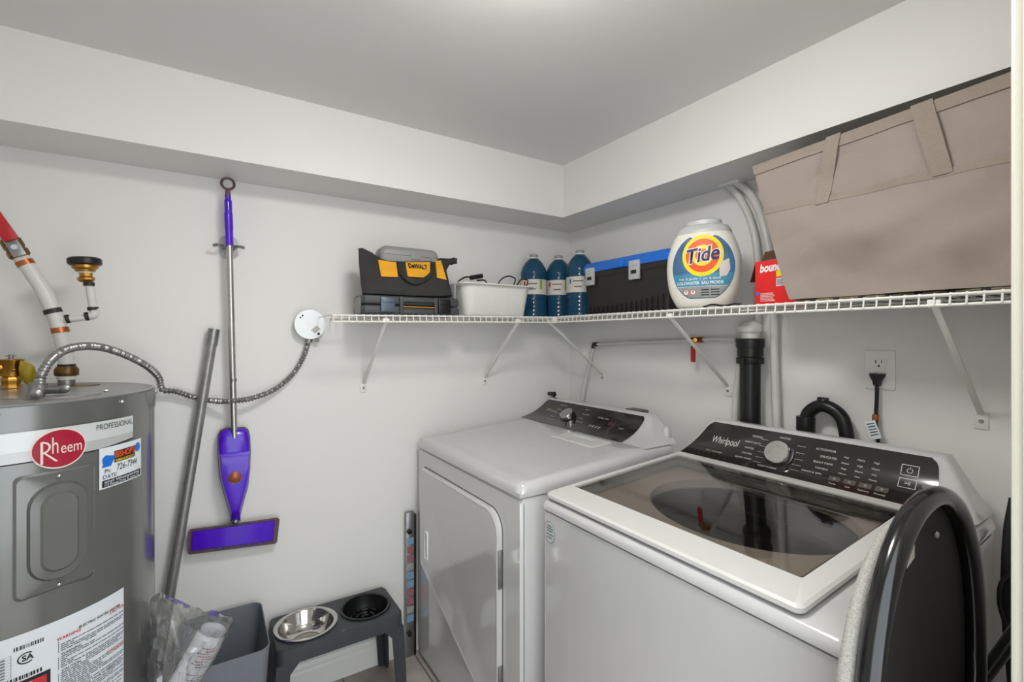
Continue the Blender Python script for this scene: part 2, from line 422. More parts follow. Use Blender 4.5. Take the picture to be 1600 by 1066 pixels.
def console(t, xb, zb, xt, zt, xback, yb0, yb1, yt0, yt1, fb0, fb1, ft0, ft1):
    """white housing with a sloped, slightly concave face; returns face map S(a,b): a = metres along -y from face left, b 0..1 up"""
    def row(v):
        k = v; c = .018 * math.sin(math.pi * v)
        x = xb + (xt - xb) * k + c * .55; z = zb + (zt - zb) * k - c * .75
        e = k ** 1.35
        return x, z, yb0 + (yt0 - yb0) * e, yb1 + (yt1 - yb1) * e
    m = MB(enamel); loops = []
    N = 12
    for i in range(N + 1):
        x, z, y0, y1 = row(i / N)
        r = .012
        loops.append([(xback, y1 - .0, z), (x + r, y1, z), (x + r * .3, y1 + r * .3, z), (x, y1 + r, z), (x, y0 - r, z), (x + r * .3, y0 - r * .3, z), (x + r, y0, z), (xback, y0, z)])
    x, z, y0, y1 = row(1)
    loops.append([(xback, y1 + .004, z + .004), (x + .014, y1 + .004, z + .004), (x + .01, y1 + .008, z + .004), (x + .006, y1 + .014, z + .004), (x + .006, y0 - .014, z + .004), (x + .01, y0 - .008, z + .004), (x + .014, y0 - .004, z + .004), (xback, y0 - .004, z + .004)])
    m.loft(loops); m.build('control_housing', t, 50)
    def S(y, v, lift=.002):
        x, z, _, _ = row(v); x2, z2, _, _ = row(min(1, v + .01)); x1, z1, _, _ = row(max(0, v - .01))
        d = Vector((x2 - x1, 0, z2 - z1)).normalized(); nn = Vector((-d.z, 0, d.x))
        return Vector((x, y, z)) + nn * lift
    m = MB(blackgl); rows = []
    nv = 16
    for j in range(nv + 1):
        v = .02 + .95 * j / nv; e = ((v) ** 1.35)
        a = fb0 + (ft0 - fb0) * e; b = fb1 + (ft1 - fb1) * e
        top = (1 - v); rr = .16; ins = 0
        if top < rr: ins = .03 * (1 - math.sqrt(max(0, 1 - ((rr - top) / rr) ** 2)))
        a -= ins; b += ins
        rows.append([S(a + (b - a) * i / 24, v) for i in range(25)])
    V = [[m.v(p) for p in rw] for rw in rows]
    for j in range(nv):
        for i in range(24): m.f([V[j][i], V[j][i + 1], V[j + 1][i + 1], V[j + 1][i]])
    panel = m.build('control_panel', t, 60)
    return S, panel

def knob(t, S, y, v, r):
    p = S(y, v, .002); q = S(y, v, .03); d = (q - p).normalized()
    m = MB(blackp); m.lathe([(r * 1.12, 0), (r * 1.12, .005), (r * 1.0, .006)], p, d, 32); o = m.build('knob_skirt', t)
    m = MB(chrome); m.lathe([(r * .98, .005), (r * .98, .022), (r * .93, .0245), (r * .9, .0245)], p, d, 40)
    m.mat(brushed); m.lathe([(r * .9, .0246), (.001, .0248)], p, d, 40); m.build('cycle_knob', t)

def deco(S, panel, items, yc, vscale):
    """printed text rows on the panel: (text, y, v, size, width, mat)"""
    m = MB(printw)
    for (st, y, v, size, kw) in items:
        fn = lambda a, b, y=y, v=v: S(y - a, v + b / vscale, .0028)
        m.mat(kw.pop('mat', printw)); m.text(st, size, fn, **kw)
    return m

# dryer ---------------------------------------------------------------
DX0, DX1, DY0, DY1 = -.887, -.19, -.845, -.045
dry = thing('clothes_dryer', ((DX0 + DX1) / 2, (DY0 + DY1) / 2, 0), 'white front-loading dryer in the corner, left of the washer, closed door', 'dryer')
m = MB(enamel); m.box(DX0 + .006, DX1, DY0, DY1, .012, .905, .006)
m.build('cabinet', dry)
m = MB(enamel)
fp = rrect(DY1 - DY0, .885, .012, 4, 0, 0)
m.prism([(a, b) for a, b in fp], (DX0 + .014, (DY0 + DY1) / 2, .012 + .4465), (0, -1, 0), (0, 0, 1), .014, .006)
m.build('front_panel', dry)
m = MB(enamel)
def dz(x, y):
    if x < -.83: return .950
    return .950 + .035 * (x + .83) / .49 if x < -.34 else .985
heightfield(m, DX0 - .004, DX1 + .002, DY0 - .003, DY1 + .003, dz, .908, .03)
m.build('top_panel', dry, 40)
m = MB(blackm); m.box(DX0 + .02, DX1 - .02, DY0 + .01, DY1 - .01, 0, .013); m.build('base', dry)
# door: rounded corners on the hinge side, raised rim, recessed grip
dy0, dy1, dz0, dz1 = -.745, -.105, .17, .835
def door_outline(inset):
    y0, y1, z0, z1 = dy0 + inset, dy1 - inset, dz0 + inset, dz1 - inset
    pts = []
    def arc(cy, cz, r, a0, a1, n=8):
        for k in range(n + 1):
            a = R_(a0 + (a1 - a0) * k / n); pts.append((cy + r * math.cos(a), cz + r * math.sin(a)))
    arc(y0 + .07, z1 - .07, .07, 180, 90); arc(y1 - .03, z1 - .03, .03, 90, 0)
    arc(y1 - .02, z0 + .27, .02, 0, -60, 4)
    arc(y0 + .05, z0 + .05, .05, 270, 180)
    return pts
m = MB(enamel)
def dl(inset, dx): return [(DX0 - dx, a, b) for a, b in door_outline(inset)]
m.loft([dl(0, .0), dl(0, .012), dl(.006, .018), dl(.014, .016), dl(.018, .0155)]); door = m.build('door', dry, 30)
m = MB(darkgrey); m.loft([dl(-.0025, -.001), dl(-.0025, .0012)]); m.build('door_gasket', door)
gy, gz = -.175, .525
m = MB(trimw)
o_ = rrect(.034, .125, .016, 5); i_ = rrect(.02, .108, .009, 5)
fr = lambda P, dx: [(DX0 - dx, gy - a, gz + b) for a, b in P]
m.loft([fr(o_, .0155), fr(o_, .021), fr(i_, .0215), fr(i_, .016)], True, True, False)
m.mat(mat('grip recess', (150, 150, 150), .4)); m.loft([fr(i_, .0162), fr([(a * .9, b * .9) for a, b in i_], .0158)], True, False, True)
m.build('handle', door)
for z in (.66, .30): m = MB(steeld); m.box(DX0 - .017, DX0 - .002, dy0 - .004, dy0 + .001, z - .06, z + .06, .001); m.build('hinge', door)
# lint screen door
m = MB(enamel2); pt = lambda x, y, e: (x, y, dz(x, y) + e)
m.loft([[pt(-.475, -.455, .0005), pt(-.375, -.455, .0005), pt(-.375, -.70, .0005), pt(-.475, -.70, .0005)], [pt(-.472, -.458, .004), pt(-.378, -.458, .004), pt(-.378, -.697, .004), pt(-.472, -.697, .004)]])
lint = m.build('lint_screen_cover', dry)
m = MB(paper); m.poly([(-.42, -.51), (-.395, -.51), (-.395, -.64), (-.42, -.64)], lambda x, y: pt(x, y, .0045)); m.build('label', lint)
Sd, pd = console(dry, -.352, .983, -.212, 1.074, -.175, -.040, -.838, -.085, -.745, -.046, -.722, -.095, -.728)
knob(dry, Sd, -.315, .52, .033)
it = [('Whirlpool', -.175, .62, .028, dict(shear=.25, bold=.0, width=.085, mat=mat('dim print', (170, 165, 150), .5)))]
for k in range(5):
    it.append(('NORMAL' if k % 2 else 'HEAVY DUTY', -.235 + .012 * (k % 2), .86 - k * .15, .008, {}))
    it.append(('DELICATES' if k % 2 else 'BULKY', -.40 - .01 * (k % 2), .86 - k * .15, .008, {}))
it += [('88', -.585, .58, .035, dict(mat=mat('dim red digits', (120, 60, 60), .5))), ('DRYNESS  TEMP', -.52, .70, .009, {}), ('■ ■ ■ ■'.replace('■', 'II'), -.515, .36, .024, {}), ('START', -.65, .5, .009, {})]
deco(Sd, pd, it, 0, .17).build('printing', pd, 0, fixn=False)
m = MB(enamel)  # rounded exhaust bulge at the rear
m.ball((-.185, -.800, 1.00), .02, .018, .045, 16); m.build('rear_cover', dry)

# washer --------------------------------------------------------------
WX0, WX1, WY0, WY1 = -.853, -.13, -1.688, -.905
wsh = thing('washing_machine', ((WX0 + WX1) / 2, (WY0 + WY1) / 2, 0), 'white top-loading washer with a tinted glass lid, right of the dryer', 'washing machine')
tl = lambda x: .070 * (x - WX0)
m = MB(enamel); th = .02
out = rrect(WX1 - WX0, WY1 - WY0, .02, 5, (WX0 + WX1) / 2, (WY0 + WY1) / 2); inn = rrect(WX1 - WX0 - .04, WY1 - WY0 - .04, .012, 5, (WX0 + WX1) / 2, (WY0 + WY1) / 2)
m.loft([[(a, b, .015) for a, b in inn], [(a, b, .015) for a, b in out], [(a, b, .888 + tl(a) * .9) for a, b in out], [(a, b, .888 + tl(a) * .9) for a, b in inn], [(a, b, .03) for a, b in inn]], True, False, True)
m.build('cabinet', wsh)
m = MB(blackm); m.box(WX0 + .03, WX1 - .03, WY0 + .03, WY1 - .03, 0, .016); m.build('base', wsh)
cxm, cym = (-.845 - .255) / 2 + .0, (-.918 - 1.612) / 2
def tloop(x0, x1, y0, y1, r, z): return [(a, b, z + tl(a)) for a, b in rrect(x1 - x0, y1 - y0, r, 6, (x0 + x1) / 2, (y0 + y1) / 2)]
m = MB(enamel)
m.loft([tloop(WX0 + .004, WX1, WY0 + .004, WY1 - .004, .02, .891), tloop(WX0 - .004, WX1, WY0 - .003, WY1 + .003, .024, .894), tloop(WX0 - .005, WX1, WY0 - .004, WY1 + .004, .026, .905),
        tloop(WX0 + .001, WX1, WY0 + .002, WY1 - .002, .024, .915), tloop(WX0 + .012, WX1, WY0 + .014, WY1 - .01, .02, .920),
        tloop(-.775, -.285, -1.60, -.938, .015, .921), tloop(-.772, -.288, -1.597, -.941, .015, .895)], True, False, False)
m.build('top_panel', wsh, 40)
# tub cover with round opening
TC = Vector((-.465, -1.275)); TR_ = .232
def sq(a, x0, x1, y0, y1):
    dx, dy = math.cos(a), math.sin(a); ts = []
    if dx > 1e-9: ts.append((x1 - TC.x) / dx)
    if dx < -1e-9: ts.append((x0 - TC.x) / dx)
    if dy > 1e-9: ts.append((y1 - TC.y) / dy)
    if dy < -1e-9: ts.append((y0 - TC.y) / dy)
    t = min(ts); return TC.x + dx * t, TC.y + dy * t
NN = 96; AA = [2 * math.pi * k / NN for k in range(NN)]
TR2 = .205 if False else TR_
m = MB(tubcov)
sqr = [sq(a, -.775, -.28, -1.60, -.938) for a in AA]
rad = [min(TR_, 10) for a in AA]
cir = lambda r, z: [(TC.x + min(r, .95 * (math.hypot(sqr[k][0] - TC.x, sqr[k][1] - TC.y))) * math.cos(a), TC.y + r * math.sin(a) if True else 0, z + tl(TC.x)) for k, a in enumerate(AA)]
cir = lambda r, z: [(TC.x + r * .78 * math.cos(a), TC.y + r * math.sin(a), z + tl(TC.x + r * .78 * math.cos(a))) for a in AA]
cir = lambda r, z: [(TC.x + .01 + r * .88 * math.cos(a), TC.y + r * 1.15 * math.sin(a), z + tl(TC.x + r * .8 * math.cos(a))) for a in AA]
m.loft([[(x, y, .902 + tl(x)) for x, y in sqr], cir(TR_ + .012, .898), cir(TR_, .893), cir(TR_ - .004, .87)], True, False, False)
m.build('tub_cover', wsh, 50)
cc = lambda r, z: [(TC.x + .01 + r * .88 * math.cos(a), TC.y + r * 1.15 * math.sin(a), z) for a in AA]
m = MB(blackp); m.loft([cc(TR_ - .004, .897), cc(TR_ - .008, .850), cc(TR_ - .022, .845), cc(TR_ - .022, .825)], True, False, False); m.build('splash_ring', wsh, 50)
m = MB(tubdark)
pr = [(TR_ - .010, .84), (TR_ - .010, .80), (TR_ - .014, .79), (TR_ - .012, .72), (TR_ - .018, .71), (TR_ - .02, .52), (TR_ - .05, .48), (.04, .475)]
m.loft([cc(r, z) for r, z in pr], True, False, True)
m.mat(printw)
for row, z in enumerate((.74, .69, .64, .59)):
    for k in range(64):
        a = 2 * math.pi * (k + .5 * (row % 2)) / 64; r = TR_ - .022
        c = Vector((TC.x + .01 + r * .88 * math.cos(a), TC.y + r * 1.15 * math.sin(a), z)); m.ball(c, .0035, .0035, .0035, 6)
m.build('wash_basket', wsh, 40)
m = MB(blackp); m.lathe([(.15, 0), (.145, .02), (.06, .04), (.045, .10), (.02, .115), (.001, .117)], (TC.x, TC.y, .482), (0, 0, 1), 40)
for k in range(5):
    a = 2 * math.pi * k / 5; d = Vector((math.cos(a), math.sin(a), 0)); m.obox(Vector((TC.x, TC.y, .51)) + d * .09, d, Vector((-d.y, d.x, 0)), (0, 0, 1), .06, .009, .018, .006)
m.build('impeller', wsh, 40)
# lid
lx0, lx1, ly0, ly1 = -.850, -.262, -1.612, -.918
gx0, gx1, gy0, gy1 = -.762, -.293, -1.570, -.940
m = MB(enamel2)
m.loft([tloop(lx0 + .004, lx1, ly0 + .004, ly1 - .004, .012, .924), tloop(lx0, lx1, ly0, ly1, .014, .928), tloop(lx0, lx1, ly0, ly1, .014, .936), tloop(lx0 + .005, lx1 - .003, ly0 + .005, ly1 - .004, .012, .9405),
        tloop(gx0, gx1, gy0, gy1, .006, .941), tloop(gx0, gx1, gy0, gy1, .006, .927)], True, False, False)
m.build('lid_bottom', wsh) if False else None
lid = m.build('lid', wsh, 35)
m = MB(lidglass); g = tloop(gx0 - .002, gx1 + .002, gy0 - .002, gy1 + .002, .006, .9385); g2 = tloop(gx0 - .002, gx1 + .002, gy0 - .002, gy1 + .002, .006, .9335)
m.loft([g2, g]); m.build('lid_glass', lid)
m = MB(blackp)
m.loft([tloop(gx0, gx1, gy0, gy1, .006, .9332), tloop(gx0 + .004, gx1 - .036, gy0 + .010, gy1 - .016, .02, .9332)], True, False, False)
m.build('glass_border', lid)
Sw, pw_ = console(wsh, -.262, .972, -.172, 1.092, -.135, WY1 - .002, WY0 + .004, -.975, -1.615, -.915, -1.612, -.988, -1.598)
knob(wsh, Sw, -1.235, .55, .037)
it = [('Whirlpool', -1.052, .60, .034, dict(shear=.25, bold=.0, width=.095)), ('2IN1 removable', -1.03, .30, .011, dict(width=.06,mat=mat('dim print', (170, 165, 150), .5)))]
lft = ['NORMAL', 'HEAVY DUTY', 'WHITES', 'COLORS', 'QUICK WASH']; rgt = ['ACTIVEWEAR', 'DELICATES', 'BULKY ITEMS', 'TOWELS', 'DRAIN & SPIN']
for k in range(5):
    it.append((lft[k], -1.145 + [-.012, 0, .006, .008, .012][k], .82 - k * .13, .0085, {}))
    it.append((rgt[k], -1.335 + [-.02, -.03, -.02, -.02, 0][k], .80 - k * .12, .0085, {}))
it.append(('SANITIZE', -1.24, .88, .0078, {})); it.append(('CLEAN WASHER', -1.215, .20, .0078, {}))
for r_ in range(4):
    for c_ in range(3): it.append((('Hot', 'Heavy', 'High', 'Warm')[(r_ + c_) % 4], -1.408 - c_ * .035, .74 - r_ * .105, .0072, {}))
for c_, st in enumerate(('Temp', 'Soil', 'Options', 'Presoak')): it.append((st, -1.395 - c_ * .036, .16, .0078, {}))
it += [('>II', -1.548, .50, .012, dict(bold=.01)), ('START', -1.585, .50, .0055, {})]
m = deco(Sw, pw_, it, 0, .15)
def frame2d(m, S, y, v, wy, hv, tk, lift=.0028):
    for (a0, a1, b0, b1) in ((-wy, wy, hv - tk / .15, hv), (-wy, wy, -hv, -hv + tk / .15), (-wy, -wy + tk, -hv, hv), (wy - tk, wy, -hv, hv)):
        m.poly([(a0, b0), (a1, b0), (a1, b1), (a0, b1)], lambda a, b: S(y - a, v + b, lift))
m.mat(printw)
frame2d(m, Sw, -1.548, .72, .018, .085, .0014); frame2d(m, Sw, -1.548, .50, .018, .085, .0014)
ring = [(math.cos(R_(a)), math.sin(R_(a))) for a in range(-240, 61, 20)]
for (a0, b0), (a1, b1) in zip(ring, ring[1:]):
    m.poly([(a0 * .0062, b0 * .0062), (a1 * .0062, b1 * .0062), (a1 * .005, b1 * .005), (a0 * .005, b0 * .005)], lambda a, b: Sw(-1.548 - a, .72 + b / .15, .0028))
m.poly([(-.0006, .002), (.0006, .002), (.0006, .008), (-.0006, .008)], lambda a, b: Sw(-1.548 - a, .72 + b / .15, .0028))
m.mat(mat('touch pad grey', (88, 82, 76), .3))
for c_ in range(4): m.poly([(-.014, -.008), (.014, -.008), (.014, .008), (-.014, .008)], lambda a, b, c_=c_: Sw(-1.395 - c_ * .036 - a, .28 + b / .15, .0026))
m.mat(printw)
for c_ in range(4): m.text('*', .016, lambda a, b, c_=c_: Sw(-1.395 - c_ * .036 - a, .26 + b / .15, .003))
for k in range(5):
    for sg, yy in ((1, -1.18), (-1, -1.29)):
        v = .79 - k * .13; m.poly([(-.012, -.0004), (.012, -.0004), (.012, .0004), (-.012, .0004)], lambda a, b, yy=yy, v=v: Sw(yy - a, v + b / .15, .0028))
m.build('printing', pw_, 0, fixn=False)
m = MB(silver2); el = ellipse(.024, .031, 36)
m.prism(el, (WX0 - .0005, -.943, .835), (0, -1, 0), (0, 0, 1), .0006)
m.mat(inkg)
f_ = plane((WX0 - .0015, -.943, .835), (0, -1, 0), (0, 0, 1), 0)
for wd, z in ((.010, .016), (.015, .009), (.014, .002), (.017, -.008), (.013, -.016)): m.poly([(-wd, z), (wd, z), (wd, z + .0028), (-wd, z + .0028)], f_)
m.poly([(p[0] * 1.0, p[1] * 1.0) for p in el[:1]], f_) if False else None
for k in range(36):
    a, b = el[k], el[(k + 1) % 36]
    m.poly([a, b, (b[0] * .95, b[1] * .95), (a[0] * .95, a[1] * .95)], f_)
m.build('round_sticker', wsh, 0, fixn=False)

# ------------------------------------------------------------------ water heater
HC = Vector((-2.088, -.382, 0)); HR = .305; HZ = 1.245
ht = thing('water_heater', (HC.x, HC.y, 0), 'tall grey cylindrical electric water heater standing at the left edge', 'water heater')
def cy(th, z, lift=0.0): a = R_(th); return Vector((HC.x + (HR + lift) * math.cos(a), HC.y + (HR + lift) * math.sin(a), z))
def cmap(th0, z0, lift=.0016): return lambda a, b: cy(th0 + math.degrees(a / HR), z0 + b, lift)
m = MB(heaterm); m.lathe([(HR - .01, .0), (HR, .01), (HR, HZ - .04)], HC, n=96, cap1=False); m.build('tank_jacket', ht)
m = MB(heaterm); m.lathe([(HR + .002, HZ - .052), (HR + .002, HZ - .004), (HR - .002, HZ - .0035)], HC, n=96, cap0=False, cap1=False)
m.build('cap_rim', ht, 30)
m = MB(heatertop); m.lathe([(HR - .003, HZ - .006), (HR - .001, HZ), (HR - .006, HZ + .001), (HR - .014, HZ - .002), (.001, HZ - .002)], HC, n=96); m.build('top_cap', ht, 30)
for th, z in ((-75, 1.228), (-34, 1.228), (-115, 1.228), (10, 1.228)):
    m = MB(chrome); m.ball(cy(th, z, .003), .005, .005, .005, 10); m.build('screw', ht)
for x, y in ((-1.88, -.42), (-2.05, -.60)): m = MB(chrome); m.ball((x, y, HZ), .006, .006, .003, 8); m.build('screw', ht)
# upper silver band label
def patch(m, th0, th1, zlo, zhi, lift, n=40):
    m.sheet(lambda u, v: cy(th0 + (th1 - th0) * u, zlo(u) + (zhi(u) - zlo(u)) * v, lift), n, 3)
m = MB(silver)
patch(m, -112, -27, lambda u: 1.128 + .008 * max(0, u - .8) * 5, lambda u: 1.190, .0012)
m.mat(silver2); patch(m, -112, -27, lambda u: 1.150, lambda u: 1.189, .0015)
m.mat(inkk); patch(m, -112, -27, lambda u: 1.1255 + .008 * max(0, u - .8) * 5, lambda u: 1.128 + .008 * max(0, u - .8) * 5, .0014)
m.text('PROFESSIONAL', .0185, cmap(-36.2, 1.176, .002), mat=None) if False else m.text('PROFESSIONAL', .0185, cmap(-36.4, 1.176, .002), width=.094)
m.mat(trimw); m.text('Series', .018, cmap(-79, 1.168, .002), bold=.02)
band = m.build('band_label', ht, 60, fixn=False)
# crimson badge
m = MB(badgew); c_ = cmap(-58.5, 1.146, 0); el = ellipse(.041, .041, 48)
def disc_on(m, c, a, b, lift, th0, z0, n=48):
    f0 = cmap(th0, z0, lift)
    for r0, r1 in ((0, .5), (.5, 1)):
        for k in range(n):
            p, q = 2 * math.pi * k / n, 2 * math.pi * (k + 1) / n
            P = [(a * r1 * math.cos(p), b * r1 * math.sin(p)), (a * r1 * math.cos(q), b * r1 * math.sin(q)), (a * r0 * math.cos(q), b * r0 * math.sin(q)), (a * r0 * math.cos(p), b * r0 * math.sin(p))]
            if r0 == 0: P = P[:3]
            m.poly(P, f0)
disc_on(m, None, .046, .042, .0024, -57.8, 1.146); m.mat(badger); disc_on(m, None, .0435, .039, .0030, -57.8, 1.146)
m.mat(badgew); fb = lambda dx, dy: (lambda a, b: cmap(-57.8, 1.146, .0036)(a + dx, b + dy))
m.text('h', .050, fb(-.008, .006), bold=.0, width=.010); m.text('eem', .034, fb(.0195, -.0005), width=.036)
m.poly([(-.031, -.028), (-.027, -.028), (-.027, .018), (-.031, .018)], fb(0, 0))
for k in range(10):
    a0, a1 = R_(90 - 18 * k), R_(72 - 18 * k)
    m.poly([(-.029 + .014 * math.cos(a0), .006 + .013 * math.sin(a0)), (-.029 + .014 * math.cos(a1), .006 + .013 * math.sin(a1)), (-.029 + .0105 * math.cos(a1), .006 + .0095 * math.sin(a1)), (-.029 + .0105 * math.cos(a0), .006 + .0095 * math.sin(a0))], fb(0, 0))
m.poly([(-.027, -.005), (-.022, -.006), (-.003, -.026), (-.008, -.026)], fb(0, 0))
m.build('logo_badge', ht, 60, fixn=False)
# access panel with embossed pill
def pill(th0, z0, hw, hh, r, lift): return [cmap(th0, z0, lift)(a, b) for a, b in rrect(2 * hw, 2 * hh, r, 6)]
m = MB(heaterm); t0, zc = -58.5, .975
m.loft([pill(t0, zc, .066, .125, .012, 0), pill(t0, zc, .066, .125, .012, .004), pill(t0, zc, .062, .121, .012, .007),
        pill(t0, zc, .048, .102, .045, .007), pill(t0, zc, .044, .098, .042, .014), pill(t0, zc, .030, .083, .028, .014), pill(t0, zc, .026, .079, .025, .0185)])
pan = m.build('access_panel', ht, 25)
for z in (1.089, .861): m = MB(chrome); m.ball(cy(t0, z, .008), .0045, .0045, .0045, 10); m.build('panel_screw', pan)
# contractor sticker
m = MB(paper); th0, zc = -32.6, 1.081
m.sheet(lambda u, v: cmap(th0, zc, .0016)(-.061 + .122 * u, -.047 + .094 * v), 12, 2)
F = cmap(th0, zc, .0024); G = lambda dx, dy: (lambda a, b: F(a + dx, b + dy))
m.mat(toolblue)
for sx, ty in ((-1, .012), (1, .022)):
    m.poly([(a * 1.0, b) for a, b in ellipse(.010, .011, 14, sx * .045, ty + .006)], F)
m.poly([(-.056, .002), (-.035, .002), (-.022, .024), (-.045, .028)], F)
m.mat(inkk); m.poly([(-.026, .007), (.036, .007), (.036, .034), (-.026, .034)], cmap(th0, zc, .0022))
m.mat(oran); m.text("BISHOP'S", .020, G(.005, .024), bold=.02, width=.058)
m.mat(yel); m.text('PLUMBING & HEATING LTD', .008, G(.005, .011), bold=.01, width=.056)
m.mat(inkk); m.text('726-7344', .021, G(.010, -.006), shear=.2, width=.062); m.text('Ph:', .013, G(-.042, -.008)); m.text('DATE:', .013, G(-.036, -.021))
m.poly([(-.055, -.044), (.057, -.044), (.057, -.028), (-.055, -.028)], cmap(th0, zc, .0022))
m.mat(paper); m.text('email: bishopsplumbing', .0085, G(0, -.0325), bold=.01, width=.10); m.text("115 Penney Drive  St. John's, NL", .0085, G(0, -.040), bold=.01, width=.10)
m.build('service_sticker', ht, 60, fixn=False)
# big warning label
m = MB(paper); patch(m, -112, -32.6, lambda u: .36, lambda u: .783, .0014)
random.seed(3)
def rows(m, xa, xb, z1, z0, step, mt, lift=.002, th0=-45.5):
    Fm = cmap(th0, 0, lift); z = z1
    m.mat(mt)
    while z > z0:
        x = xa
        while x < xb - .004:
            l = random.uniform(.004, .016); l = min(l, xb - x)
            m.poly([(x, z), (x + l, z), (x + l, z + step * .5), (x, z + step * .5)], Fm); x += l + .0016
            if random.random() < .05: break
        z -= step
    return m
rows(m, -.064, .067, .728, .40, .0044, inkg)
m.mat(inkr)
for st, x, z in (('WARNING', -.05, .742), ('CAUTION', .05, .742), ('WARNING', .045, .655), ('IMPORTANT', -.048, .588)):
    m.mat(paper); m.poly([(x - .018, z - .004), (x + .018, z - .004), (x + .018, z + .005), (x - .018, z + .005)], cmap(-45.5, 0, .0022)); m.mat(inkr)
    m.text(st, .0085, lambda a, b, x=x, z=z: cmap(-45.5, 0, .0028)(a + x, b + z), bold=.02)
m.mat(inkk)
for st, x, z in (('ELECTRIC WATER HEATER', .012, .748), ('WARNING', -.046, .708), ('CAUTION', -.046, .673), ('ENSURE TANK IS FULL', 0, .617), ('IMPORTANT', -.02, .545)):
    m.mat(paper); m.poly([(x - .026, z - .004), (x + .026, z - .004), (x + .026, z + .005), (x - .026, z + .005)], cmap(-45.5, 0, .0022)); m.mat(inkk)
    m.text(st, .0075, lambda a, b, x=x, z=z: cmap(-45.5, 0, .0028)(a + x, b + z), bold=.02)
m.mat(inkr)
for (a0, a1, b0, b1) in ((-.0675, .068, .7465, .748), ):
    m.mat(inkg)
m.mat(inkg)
for q in ((-.068, .39, -.067, .737), (.068, .39, .069, .757)): m.poly([(q[0], q[1]), (q[2], q[1]), (q[2], q[3]), (q[0], q[3])], cmap(-45.5, 0, .002))
# rating area on the left half
L = lambda dx, dz: (lambda a, b: cmap(-70, 0, .0026)(a + dx, b + dz))
m.mat(inkk)
x = -.004
while x < .038: wd = random.choice((.0008, .0016, .0022)); m.poly([(x, .752), (x + wd, .752), (x + wd, .760), (x, .760)], cmap(-70, 0, .002)); x += wd + random.choice((.0009, .0018))
x = -.055
while x < .034: wd = random.choice((.0012, .002, .003)); m.poly([(x, .692), (x + wd, .692), (x + wd, .700), (x, .700)], cmap(-70, 0, .002)); x += wd + random.choice((.0012, .002))
# certification mark
arc = [(math.cos(R_(a)), math.sin(R_(a))) for a in range(50, 311, 20)]
for (a0, b0), (a1, b1) in zip(arc, arc[1:]): m.poly([(a0 * .0135 + .014, b0 * .0115 + .732), (a1 * .0135 + .014, b1 * .0115 + .732), (a1 * .0112 + .014, b1 * .0092 + .732), (a0 * .0112 + .014, b0 * .0092 + .732)], cmap(-70, 0, .0022))
m.text('SA', .015, L(.0155, .732), bold=.03)
m.mat(inkg)
for k in range(8): m.poly([(-.075, .700 + k * .006 + .004), (-.008, .700 + k * .006 + .004), (-.008, .7004 + k * .006 + .004), (-.075, .7004 + k * .006 + .004)], cmap(-70, 0, .002))
for x in (-.008, -.034, -.06): m.poly([(x, .702), (x + .0006, .702), (x + .0006, .748), (x, .748)], cmap(-70, 0, .002))
for k in range(7):
    for j in range(2): m.poly([(-.055 + j * .026, .7055 + k * .006), (-.042 + j * .026, .7055 + k * .006), (-.042 + j * .026, .7078 + k * .006), (-.055 + j * .026, .7078 + k * .006)], cmap(-70, 0, .0022))
# danger box
m.mat(inkk); m.poly([(-.085, .56), (.050, .56), (.050, .688), (-.085, .688)], cmap(-70, 0, .0020)) if False else m.sheet(lambda u, v: cmap(-70, 0, .002)(-.085 + .135 * u, .55 + .139 * v), 10, 1)
m.mat(inkr); m.sheet(lambda u, v: cmap(-70, 0, .0024)(-.080 + .124 * u, .664 + .018 * v), 10, 1)
m.mat(paper); m.sheet(lambda u, v: cmap(-70, 0, .0024)(-.080 + .124 * u, .555 + .107 * v), 10, 1)
m.text('DANGER', .020, L(-.018, .673), bold=.02, width=.085)
m.mat(inkk); m.text('HOT', .026, L(.012, .645), bold=.05, shear=.2); m.text('SCALD', .02, L(-.045, .645), bold=.04)
m.build('warning_label', ht, 60, fixn=False)
# element cover plate on top
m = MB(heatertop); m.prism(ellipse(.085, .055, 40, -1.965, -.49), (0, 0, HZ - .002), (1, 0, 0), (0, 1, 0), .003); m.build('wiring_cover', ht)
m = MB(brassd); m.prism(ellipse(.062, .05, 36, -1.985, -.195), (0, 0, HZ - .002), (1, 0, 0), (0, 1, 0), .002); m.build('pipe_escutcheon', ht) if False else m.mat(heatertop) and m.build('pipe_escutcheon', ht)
# T&P relief valve
vx, vy = -2.106, -.20
m = MB(brass); m.lathe([(.021, 0), (.020, .006), (.019, .012), (.021, .018), (.021, .026), (.018, .03), (.018, .034)], (vx, vy, HZ), (0, 0, 1), 8)
m.lathe([(.024, .033), (.024, .070), (.026, .073), (.026, .077), (.010, .079)], (vx, vy, HZ), n=28); m.cyl((vx, vy, HZ + .055), (vx - .05, vy - .02, HZ + .055), .016, None, 20)
m.ball((vx + .010, vy - .024, HZ + .05), .006, .006, .005, 8)
rv = m.build('relief_valve', ht)
m = MB(steeld); m.cyl((vx, vy, HZ + .077), (vx, vy, HZ + .090), .005); m.box(vx - .010, vx + .010, vy - .004, vy + .004, HZ + .084, HZ + .087); m.build('test_lever', rv)
m = MB(yellowtag)
tg = [onY(32, 563, -.22), onY(52, 571, -.22), onY(59, 586, -.20), onY(76, 601, -.19)]
tg2 = [onY(31, 590, -.22), onY(42, 601, -.22), onY(60, 603, -.20), onY(74, 602, -.17)]
A_ = catmull(tg, 6); B_ = catmull(tg2, 6)
m.sheet(lambda u, v: A_[min(len(A_) - 1, int(round(u * (len(A_) - 1))))].lerp(B_[min(len(B_) - 1, int(round(u * (len(B_) - 1))))], v) + Vector((0, -.012 * math.sin(v * 3.14), 0)), len(A_) - 1, 4)
m.build('yellow_tag', rv, 60)
